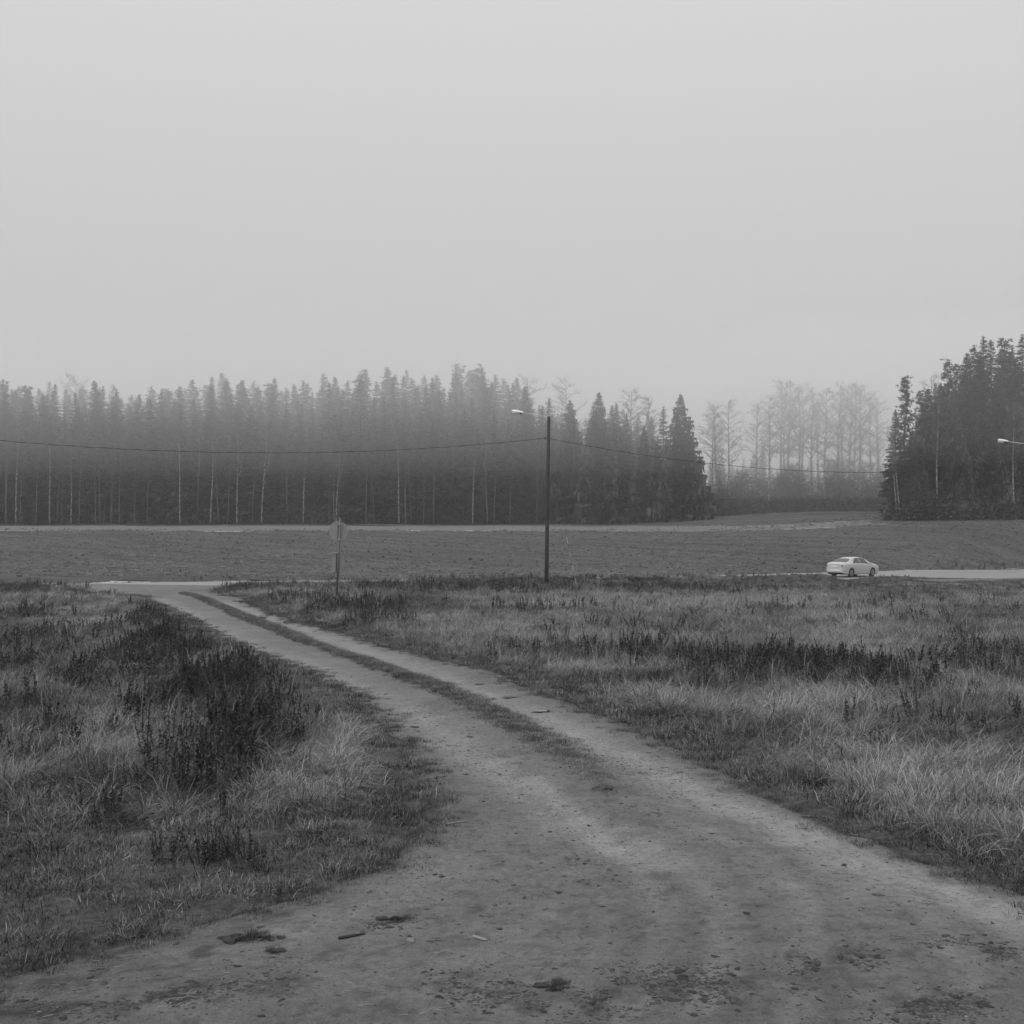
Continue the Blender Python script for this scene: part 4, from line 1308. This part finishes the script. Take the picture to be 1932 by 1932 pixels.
WHX, WHZ = (-1.38, 1.36), .31
car = empty('saloon_car', (0, 0, 0), sc=(.97, 1.0, 1.07))
tag(car, 'pale silver saloon car driving away to the right along the road', 'car')
arch = lambda c: any(math.hypot(c[0] - wx, c[2] - WHZ) < .365 for wx in WHX) and abs(c[1]) > .5
m = MB()
xs = np.linspace(-2.38, 2.36, 190); vs_ = np.linspace(0, 3, 70)
for sd_ in (-1, 1):
    P = shell(xs, vs_, sd_); v_, f_ = grid_faces(P, arch)
    m.add(v_, f_ if sd_ < 0 else [q[::-1] for q in f_])
for x_ in (-2.38, 2.36):                                          # close the two ends
    a_, b_ = shell([x_], vs_, -1)[0], shell([x_], vs_, 1)[0]
    m.add(np.vstack([a_, b_]).tolist(), [(j, j + 1, j + 71, j + 70) for j in range(69)])
m.build('body', M_paint, car, True)
m = MB(); m.box((-.0, 0, .36), (4.3, 1.5, .36)); m.box((-1.38, 0, .45), (.8, 1.56, .5)); m.box((1.36, 0, .45), (.8, 1.56, .5)); m.build('underbody', M_black, car)
for wx in WHX:
    for sd_ in (-1, 1):
        t = MB()
        t.tube([(wx, sd_ * .66, WHZ), (wx, sd_ * .69, WHZ), (wx, sd_ * .85, WHZ), (wx, sd_ * .875, WHZ)], [.29, .315, .315, .285], 24)
        ty_ = t.build('wheel', M_tyre, car, True)
        q = MB()
        q.tube([(wx, sd_ * .84, WHZ), (wx, sd_ * .879, WHZ)], [.2, .2], 20)
        for k in range(7):
            an = 2 * math.pi * k / 7
            q.box((wx + .11 * math.cos(an), sd_ * .882, WHZ + .11 * math.sin(an)), (.17, .016, .045), Matrix.Rotation(-an, 3, 'Y'))
        q.build('rim', M_rim, ty_)
# glass: side windows, windscreen, rear window, each a pane proud of the shell
for sd_ in (-1, 1):
    for nm, (xa, xb, xc, xd) in (('rear_side_window', (-1.18, -.22, -.72, -.28)), ('front_side_window', (-.16, 1.0, -.2, .5))):
        vs2 = np.linspace(1.16, 1.86, 8); P = np.zeros((14, 8, 3))
        for j, v in enumerate(vs2):
            f = j / 7
            x0_, x1_ = xa * (1 - f) + xc * f, xb * (1 - f) + xd * f
            for i in range(14):
                x_ = x0_ + (x1_ - x0_) * i / 13
                y, z = prof(x_, v); P[i, j] = (x_, sd_ * (y + .012), z + .002)
        v_, f_ = grid_faces(P); q = MB(); q.add(v_, f_ if sd_ < 0 else [k[::-1] for k in f_]); q.build(nm, M_glass, car, True)
for nm, x0_, x1_ in (('rear_window', -1.72, -1.14), ('windscreen', .72, 1.2)):
    q = MB()
    P = np.zeros((10, 13, 3))
    for i, x_ in enumerate(np.linspace(x0_, x1_, 10)):
        for j, k in enumerate(np.linspace(-1, 1, 13)):
            v = 3 - abs(k) * .93
            y, z = prof(x_, v); P[i, j] = (x_ + (-.008 if x0_ < 0 else .008), math.copysign(y, k), z + .010)
    v_, f_ = grid_faces(P); q.add(v_, f_); q.build(nm, M_glass, car, True)
# shut lines as narrow dark grooves, door panels between them
for sd_ in (-1, 1):
    for nm, xa, xb in (('rear_door', -1.0, -.2), ('front_door', -.17, .98)):
        P = np.zeros((10, 12, 3))
        for i, x_ in enumerate(np.linspace(xa, xb, 10)):
            for j, v in enumerate(np.linspace(.1, .985, 12)):
                y, z = prof(x_, v); P[i, j] = (x_, sd_ * (y + .007), z)
        skip = (lambda c: math.hypot(c[0] + 1.38, c[2] - WHZ) < .42)
        v_, f_ = grid_faces(P, skip); q = MB(); q.add(v_, f_ if sd_ < 0 else [k[::-1] for k in f_]); dr_ = q.build(nm, M_paint, car, True)
        y, z = prof(xa + .14, .86); q = MB(); q.box((xa + .16, sd_ * (y + .02), z), (.2, .03, .03)); q.build('door_handle', M_trim, dr_)
    q = MB(); q.box((.9, sd_ * .985, .97), (.12, .2, .13)); q.build('wing_mirror', M_paint, car)
    P = np.zeros((2, 3, 3)); q = MB(); q.box((-2.325, sd_ * .62, .80), (.1, .28, .17), Matrix.Rotation(sd_ * .22, 3, 'Z')); q.build('tail_light', M_tail, car)
    q = MB(); q.box((2.24, sd_ * .58, .66), (.14, .34, .13), Matrix.Rotation(-sd_ * .3, 3, 'Z')); q.build('headlight', M_head, car)
    q = MB(); q.box((0, sd_ * .885, .27), (1.9, .04, .06)); q.build('sill_strip', M_trim, car)


def bumper(x, sgn):
    q = MB(); pts = []
    vs3, fs3 = [], []
    for k in range(17):
        a = -1 + 2 * k / 16
        xx_ = x - sgn * (.42 * abs(a) ** 3.2)
        yy_ = .83 * a
        for dx, dz in ((-.05, .30), (.05, .32), (.075, .42), (.07, .54), (-.16, .60)):
            vs3.append((xx_ + sgn * dx * (1 - .5 * abs(a) ** 6), yy_ * (1 + .025 * (dx > 0)), dz))
    for k in range(16):
        for j in range(4): fs3.append((k * 5 + j, (k + 1) * 5 + j, (k + 1) * 5 + j + 1, k * 5 + j + 1))
    q.add(vs3, fs3 if sgn > 0 else [f[::-1] for f in fs3]); return q


bumper(-2.36, -1).build('rear_bumper', M_paint, car, True)
bumper(2.32, 1).build('front_bumper', M_paint, car, True)
q = MB(); q.box((-2.395, 0, .78), (.02, .56, .13)); q.build('number_plate', M_plate, car)
q = MB(); q.box((-2.37, 0, .905), (.03, 1.0, .03)); q.build('boot_strip', M_trim, car)
cxp, cyp = at_px(1609, 95)
car.location = (cxp, cyp, EYE - (1089 - HOR) * 95 / FPX)
# put the wheels on the banked road surface
dcar, zrc = road_coord(np.array([cxp]), np.array([cyp]))
car.location.z = float(zrc[0] + .02 * dcar[0] + .015)
car.rotation_euler = (R(0), R(.5), R(38))

# ------------------------------------------------------------------ things lying on the track
M_earth = plain('dark_earth', .028, .95, noise=.4, nscale=30)
M_stone = plain('pale_stone', .16, .9, noise=.3, nscale=20)
M_stick = plain('dry_stick', .24, .9, noise=.2, nscale=30)
M_darkstick = plain('wet_stick', .03, .9)
CLODS = [lump(400 + i, 14, .75) for i in range(6)]
for c_ in CLODS: c_.materials.append(M_earth)
PEB = [lump(420 + i, 10, .7) for i in range(3)]
for c_ in PEB: c_.materials.append(M_stone)
GC = 'small clods of earth scattered over the dirt track'


def clod(px, py, wpx, label, group, meshes=CLODS, name='earth_clod', cat='clod', flat=.6):
    x, y = G(px, py, .0)
    s = wpx / FPX * y
    o = link(bpy.data.objects.new(name, random.choice(meshes)))
    o.location = (x, y, track_z(x, y) - .06 * s)
    o.rotation_euler = (random.uniform(-.2, .2), random.uniform(-.2, .2), random.random() * 6.28)
    o.scale = (s, s * random.uniform(.6, .9), s * flat)
    return tag(o, label, cat, group)


for px, py, wpx, lab in ((1309, 1914, 20, 'biggest dark clod at the bottom of the track, right of the middle'), (1103, 1630, 13, 'round dark clod in the middle of the track near a trail of crumbs'),
                         (1161, 1652, 13, 'flat dark clod just right of the round dark clod'), (949, 1627, 13, 'brownish clod left of the crumb trail on the track'), (1720, 1746, 15, 'dark clod on the right side of the track in front of pale straw'),
                         (1854, 1766, 14, 'dark clod near the right border of the track'), (1493, 1786, 13, 'single clod on the muddy patch of the track'), (942, 1751, 15, 'flattened clod near the pale broken stick'),
                         (782, 1371, 19, 'lone dark lump on the left rut where the track narrows'), (866, 1545, 11, 'small dark clod at the inside of the bend'), (835, 1697, 10, 'small clod below the inside of the bend'), (1590, 1626, 14, 'lone clod on the smooth right half of the track'),
                         (1344, 1572, 24, 'torn flat sod lying on the right half of the track')):
    clod(px, py, wpx, lab, 'larger clods on the track', flat=.45 if wpx < 20 else .3)
for i in range(230):
    py = 1985 - 700 * random.random() ** .6 if i > 40 else random.uniform(1560, 1700)
    px = random.uniform(100, 1900) if i > 40 else random.gauss(1080, 110)
    x, y = G(px, py); l, r = edges(np.array([y]))
    if not (l[0] + .3 < x < r[0] - .3): continue
    clod(px, py, random.choice((3, 3.5, 4, 5, 6, 7, 9, 11)), 'small dark clod of earth lying on the dirt track', GC, flat=.35)
for i in range(40):
    py = 1940 - 420 * random.random(); px = random.uniform(200, 1850)
    x, y = G(px, py); l, r = edges(np.array([y]))
    if l[0] + .3 < x < r[0] - .3: clod(px, py, random.uniform(3, 5.5), 'small pale stone lying on the dirt track', 'pale stones on the dirt track', PEB, 'pebble', 'stone')

# crumbs of soil and chaff all over the near track, too many to count
nc = 80000
yy = 8 + 17 * rng.random(nc) ** 1.5; l, r = edges(yy); uu = rng.random(nc)
xx = l * (1 - uu) + r * uu
keep = (np.abs(xx) < .46 * yy + .5) & (rng.random(nc) < np.clip(5 * (fbm(xx, yy, 1.3, 4) - .04), .16, 1))
xx, yy = xx[keep], yy[keep]
zz = np.array([track_z(a, b) for a, b in zip(xx, yy)]); mc = len(xx)
sc_ = np.exp(rng.normal(-4.35, .5, mc))
mx, my = [], []
for poly, wd, cnt in (([(1130, 1890), (1250, 1850), (1350, 1850)], .3, 2600), ([(1490, 1850), (1620, 1800)], .22, 1200), ([(1650, 1890), (1830, 1900)], .25, 1300), ([(0, 1900), (330, 1885)], .3, 1300), ([(1780, 1790), (1890, 1800)], .2, 700),
                      ([(860, 1850), (1000, 1900)], .25, 900), ([(300, 1880), (560, 1850)], .2, 700), ([(700, 1745), (780, 1735)], .12, 250), ([(1050, 1600), (1120, 1640)], .25, 160), ([(820, 1480), (780, 1600)], .2, 240), ([(1400, 1480), (1560, 1550)], .15, 300)):
    P_ = np.array([G(*p) for p in poly])
    t_ = rng.random(cnt) * (len(P_) - 1); k_ = np.minimum(t_.astype(int), len(P_) - 2); f_ = (t_ - k_)[:, None]
    q_ = P_[k_] * (1 - f_) + P_[k_ + 1] * f_ + rng.normal(0, wd * .75, (cnt, 2))
    q_ = q_[fbm(q_[:, 0], q_[:, 1], .3, 3) > -.06]
    mx.append(q_[:, 0]); my.append(q_[:, 1])
fy_ = 8.5 + 22 * rng.random(2600) ** 1.3; l, r = edges(fy_); fx_ = l + (r - l) * rng.random(2600)
mx, my = np.concatenate(mx + [fx_]), np.concatenate(my + [fy_]); mm_ = len(mx)
mz = np.array([track_z(a, b) for a, b in zip(mx, my)])
ms = np.exp(rng.normal(-3.95, .45, mm_))
tone_c = np.concatenate([np.clip(rng.normal(.26, .2, mc), 0, 1), np.clip(rng.normal(.1, .1, mm_), 0, 1)])
xx, yy, zz, sc_ = np.concatenate([xx, mx]), np.concatenate([yy, my]), np.concatenate([zz, mz]), np.concatenate([sc_, ms]); mc = len(xx)
M_crumb = leaf_mat('soil_crumb', .025, .24, wb=0.0)
scatter('soil_crumbs', np.stack([xx, yy, zz - .002], 1), np.stack([np.zeros(mc), np.zeros(mc), rng.uniform(0, 6.28, mc)], 1), np.stack([sc_ * 1.6, sc_, sc_ * .55], 1), tone_c, rng.integers(0, 3, mc),
        [soil_lump(340 + i, M_crumb) for i in range(3)], 'crumbs of soil and grit strewn over the near part of the track')
# loose straw on the track
ns = 420
yy = 8 + 12 * rng.random(ns) ** 1.3; l, r = edges(yy); uu = rng.random(ns); xx = l * (1 - uu) + r * uu
keep = np.abs(xx) < .46 * yy + .5
xx, yy = xx[keep], yy[keep]; mc = len(xx); zz = np.array([track_z(a, b) for a, b in zip(xx, yy)])


def straw_mesh(seed, nn):
    r_ = random.Random(seed); vs, fs, bl = [], [], []
    for i in range(nn):
        a = r_.gauss(0, .6); c = Vector((r_.gauss(0, .12), r_.gauss(0, .06), .006 + .01 * r_.random())); d = Vector((math.cos(a), math.sin(a), r_.gauss(0, .08))) * r_.uniform(.02, .07); s_ = Vector((-math.sin(a), math.cos(a), .6)) * .0018
        k = len(vs); vs.extend((c - d - s_, c - d + s_, c + d + s_, c + d - s_)); fs.append((k, k + 1, k + 2, k + 3)); bl.append(r_.random())
    me = bpy.data.meshes.new('straws'); me.from_pydata(vs, [], fs); me.materials.append(M_grass); blade_attr(me, bl)
    return me


scatter('loose_straw', np.stack([xx, yy, zz], 1), np.stack([np.zeros(mc), np.zeros(mc), rng.normal(0, .5, mc)], 1), np.ones((mc, 3)), np.clip(rng.normal(.22, .12, mc), 0, 1), rng.integers(0, 3, mc),
        [straw_mesh(500 + i, 3 + i) for i in range(3)], 'bits of loose straw lying on the dirt')


def stick(pts, r0, label, mat, name='stick'):
    P = [Vector((*G(a, b), 0)) for a, b in pts]
    for p in P: p.z = track_z(p.x, p.y) + r0 * .9
    m = MB(); m.tube(P, [r0] * (len(P) - 1) + [r0 * .5], 6)
    o = m.build(name, mat)
    return tag(o, label, 'stick', 'sticks lying on and beside the track')


stick([(648, 1652), (668, 1638), (690, 1622), (703, 1613)], .018, 'long pale straw stick at the left edge of the track', M_stick)
stick([(893, 1767), (912, 1772), (919, 1773)], .014, 'short pale broken stick in the middle of the near track', M_stick)
stick([(386, 1707), (400, 1704), (418, 1704)], .02, 'pale stick where the left grass meets the near track', M_stick)
stick([(640, 1771), (665, 1766), (690, 1762)], .014, 'dark wet twig on the near left part of the track', M_darkstick)
stick([(845, 1556), (862, 1553), (885, 1549)], .008, 'thin pale straw beside the small clod at the bend', M_stick)
stick([(1870, 1628), (1892, 1637), (1906, 1643)], .014, 'pale stick at the right edge of the track near the border', M_stick)


# uprooted clumps on the track
def sod(px, py, wpx, dpx, label, seed):
    x, y = G(px, py)
    o = empty('uprooted_grass_clump', (x, y, track_z(x, y)))
    tag(o, label, 'grass clump', 'uprooted clumps on the track')
    r_ = random.Random(seed)
    me = clump(seed, 150, .16, .08, .22, .75, .8, .009, None, 3)
    me.materials.clear(); me.materials.append(M_darkstick)
    wm = wpx / FPX * y
    dm = dpx * y * y / (FPX * EYE)
    for k in range(max(3, int(wm / .07))):
        fx = max(-1, min(1, r_.gauss(0, .5))); q = (1 - abs(fx)) * .8 + .25
        b = link(bpy.data.objects.new('blades', me)); b.parent = o
        b.location = (fx * wm / 2, r_.gauss(0, dm * .35), .0); b.rotation_euler = (r_.gauss(0, .3), r_.gauss(0, .3), r_.random() * 6); b.scale = (q * r_.uniform(.3, .8),) * 2 + (q * r_.uniform(.25, .6),)
        b = link(bpy.data.objects.new('soil', random.choice(CLODS))); b.parent = o
        e_ = q * r_.uniform(.04, .13)
        b.location = (max(-1, min(1, r_.gauss(0, .55))) * wm / 2, r_.gauss(0, dm * .4), -.005); b.scale = (e_ * 1.3, e_, e_ * .6); b.rotation_euler = (0, 0, r_.random() * 6)


sod(478, 1768, 140, 10, 'wide dark clump of uprooted grass on the near left of the track', 601)
sod(523, 1794, 40, 4, 'small dark clump just below the wide uprooted one', 602)
sod(738, 1737, 60, 8, 'dark tangled tuft in the near middle-left of the track', 603)
sod(1050, 1862, 70, 6, 'dark clump beside pale leaves at the bottom of the track', 604)

# pale puddles in the right rut
M_water = plain('puddle_water', .03, .04, spec=.8)
for k, (px, py, wx_, wy_) in enumerate(((965, 1314, 20, 2.2), (1022, 1343, 26, 2), (905, 1291, 12, 1.4), (560, 1208, 9, 1.6), (495, 1165, 12, 1.6))):
    x, y = G(px, py)
    a, b = wx_ / FPX * y, wy_ * y * y / (FPX * EYE)
    r_ = random.Random(k)
    zt = max(track_z(x + dx, y + dy) for dx in (-a * .6, 0, a * .6) for dy in (-b * .6, 0, b * .6)) + .004
    m = MB(); N = 22
    m.add([(x, y, zt)] + [(x + a * math.cos(6.283 * i / N) * r_.uniform(.6, 1.1), y + b * math.sin(6.283 * i / N) * r_.uniform(.5, 1.1), zt) for i in range(N)], [(0, 1 + i, 1 + (i + 1) % N) for i in range(N)])
    tag(m.build('puddle', M_water), 'thin pale puddle in the right wheel rut', kind='structure')

# ------------------------------------------------------------------ single dead weeds that stand out of the meadow
M_dockseed = leaf_mat('dock_seed', .02, .14, tone_from='OBJECT', wb=.9)
DK = [dock(700 + i, h_, M_dockseed, .8) for i, h_ in enumerate((.85, .7, .6, .8, .55))]
STEM = [dock(720 + i, .5, M_dockseed, 2.0) for i in range(2)]


def weed(px, py, s_, label, group, lst=DK):
    x, y = G(px, py); z = zp(x, y)
    o = link(bpy.data.objects.new('dead_weed', random.choice(lst)))
    o.location = (x, y, z - .02); o.rotation_euler = (random.gauss(0, .06), random.gauss(0, .06), random.random() * 6.28); o.scale = (s_ * random.uniform(.8, 1.1), s_ * random.uniform(.8, 1.1), s_)
    return tag(o, label, 'weed', group)


weed(392, 1500, 1.15, 'tall dark dock stalk in front of the left weed patch', 'dead docks of the left meadow')
weed(403, 1497, .9, 'shorter dark dock stalk beside the tall one in the left meadow', 'dead docks of the left meadow')
weed(437, 1478, 1.25, 'dark leaning dock at the right front of the left weed patch', 'dead docks of the left meadow')
weed(455, 1425, 1.2, 'thick dark dock in the middle of the left weed patch', 'dead docks of the left meadow')
weed(1653, 1316, 1.1, 'black dock stalk standing out in the dark band of the right meadow', 'dead docks of the right meadow')
weed(1337, 1280, 1.1, 'dark dock with a dense head left in the dark band of the right meadow', 'dead docks of the right meadow')
for i in range(40):
    px, py = random.gauss(410, 60), random.gauss(1370, 60)
    if px > 300 + (py - 1200) * 1.4: continue
    weed(px, py, random.uniform(.8, 1.2), 'dark dead dock in the weed patch left of the track', 'docks in the left weed patch')
for i in range(46):
    px = random.uniform(1080, 1930); py = np.interp(px, [1080, 1350, 1600, 1932], [1222, 1255, 1290, 1262]) + random.gauss(0, 14)
    weed(px, py, random.uniform(.7, 1.1), 'dark dead dock in the dark band across the right meadow', 'docks in the right meadow band')
for i in range(26):
    px, py = (random.uniform(140, 230), random.uniform(1530, 1560)) if i < 10 else (random.uniform(290, 520), random.uniform(1600, 1640))
    weed(px, py, random.uniform(.6, .95), 'short dark cut stem in the mown grass at lower left', 'cut stems at lower left', STEM)

# ------------------------------------------------------------------ air: thin haze over everything, denser fog lying in the tree tops
def air(name, x0, x1, y0, y1, z0_, z1_, dens, label, an=0.0, col=.995):
    m = MB(); m.box(((x0 + x1) / 2, (y0 + y1) / 2, (z0_ + z1_) / 2), (x1 - x0, y1 - y0, z1_ - z0_))
    mat = bpy.data.materials.new(name + '_air'); mat.use_nodes = True
    t = mat.node_tree; t.nodes.clear()
    v = t.nodes.new('ShaderNodeVolumePrincipled'); o_ = t.nodes.new('ShaderNodeOutputMaterial')
    v.inputs['Color'].default_value = (col, col, col, 1); v.inputs['Density'].default_value = dens; v.inputs['Anisotropy'].default_value = an
    t.links.new(v.outputs[0], o_.inputs['Volume'])
    return tag(m.build(name, mat), label, kind='stuff')


air('haze', -760, 760, -230, 700, -8, 58, .0005, 'thin grey haze filling the air over the fields', col=1.0)
air('fog_bank', -740, 740, 60, 330, 11, 42, .0011, 'thin upper fog above the fields and the near wood', col=1.0)
for k, (zb_, dn) in enumerate(((7.5, .0005), (9.5, .0005), (11.5, .0007), (13.5, .0009), (15.5, .0011), (18, .0018), (21, .0030))):
    air('fog_bank', -735 + k, 735 - k, 163 + 1.2 * k, 300 - k, zb_, 41.6 - 1.1 * k, dn, 'low cloud over the far woods, layer that begins about %.0f metres up' % zb_, col=1.0)
for k, (zb_, dn) in enumerate(((4.5, .0020), (8, .0024), (12, .003))):
    air('fog_bank', 34 + k, 82 - k, 182 + k, 299.4 - k, zb_, 40.3 - k, dn, 'fog lying in the gap between the two woods, layer from about %d metres up' % round(zb_), col=1.0)
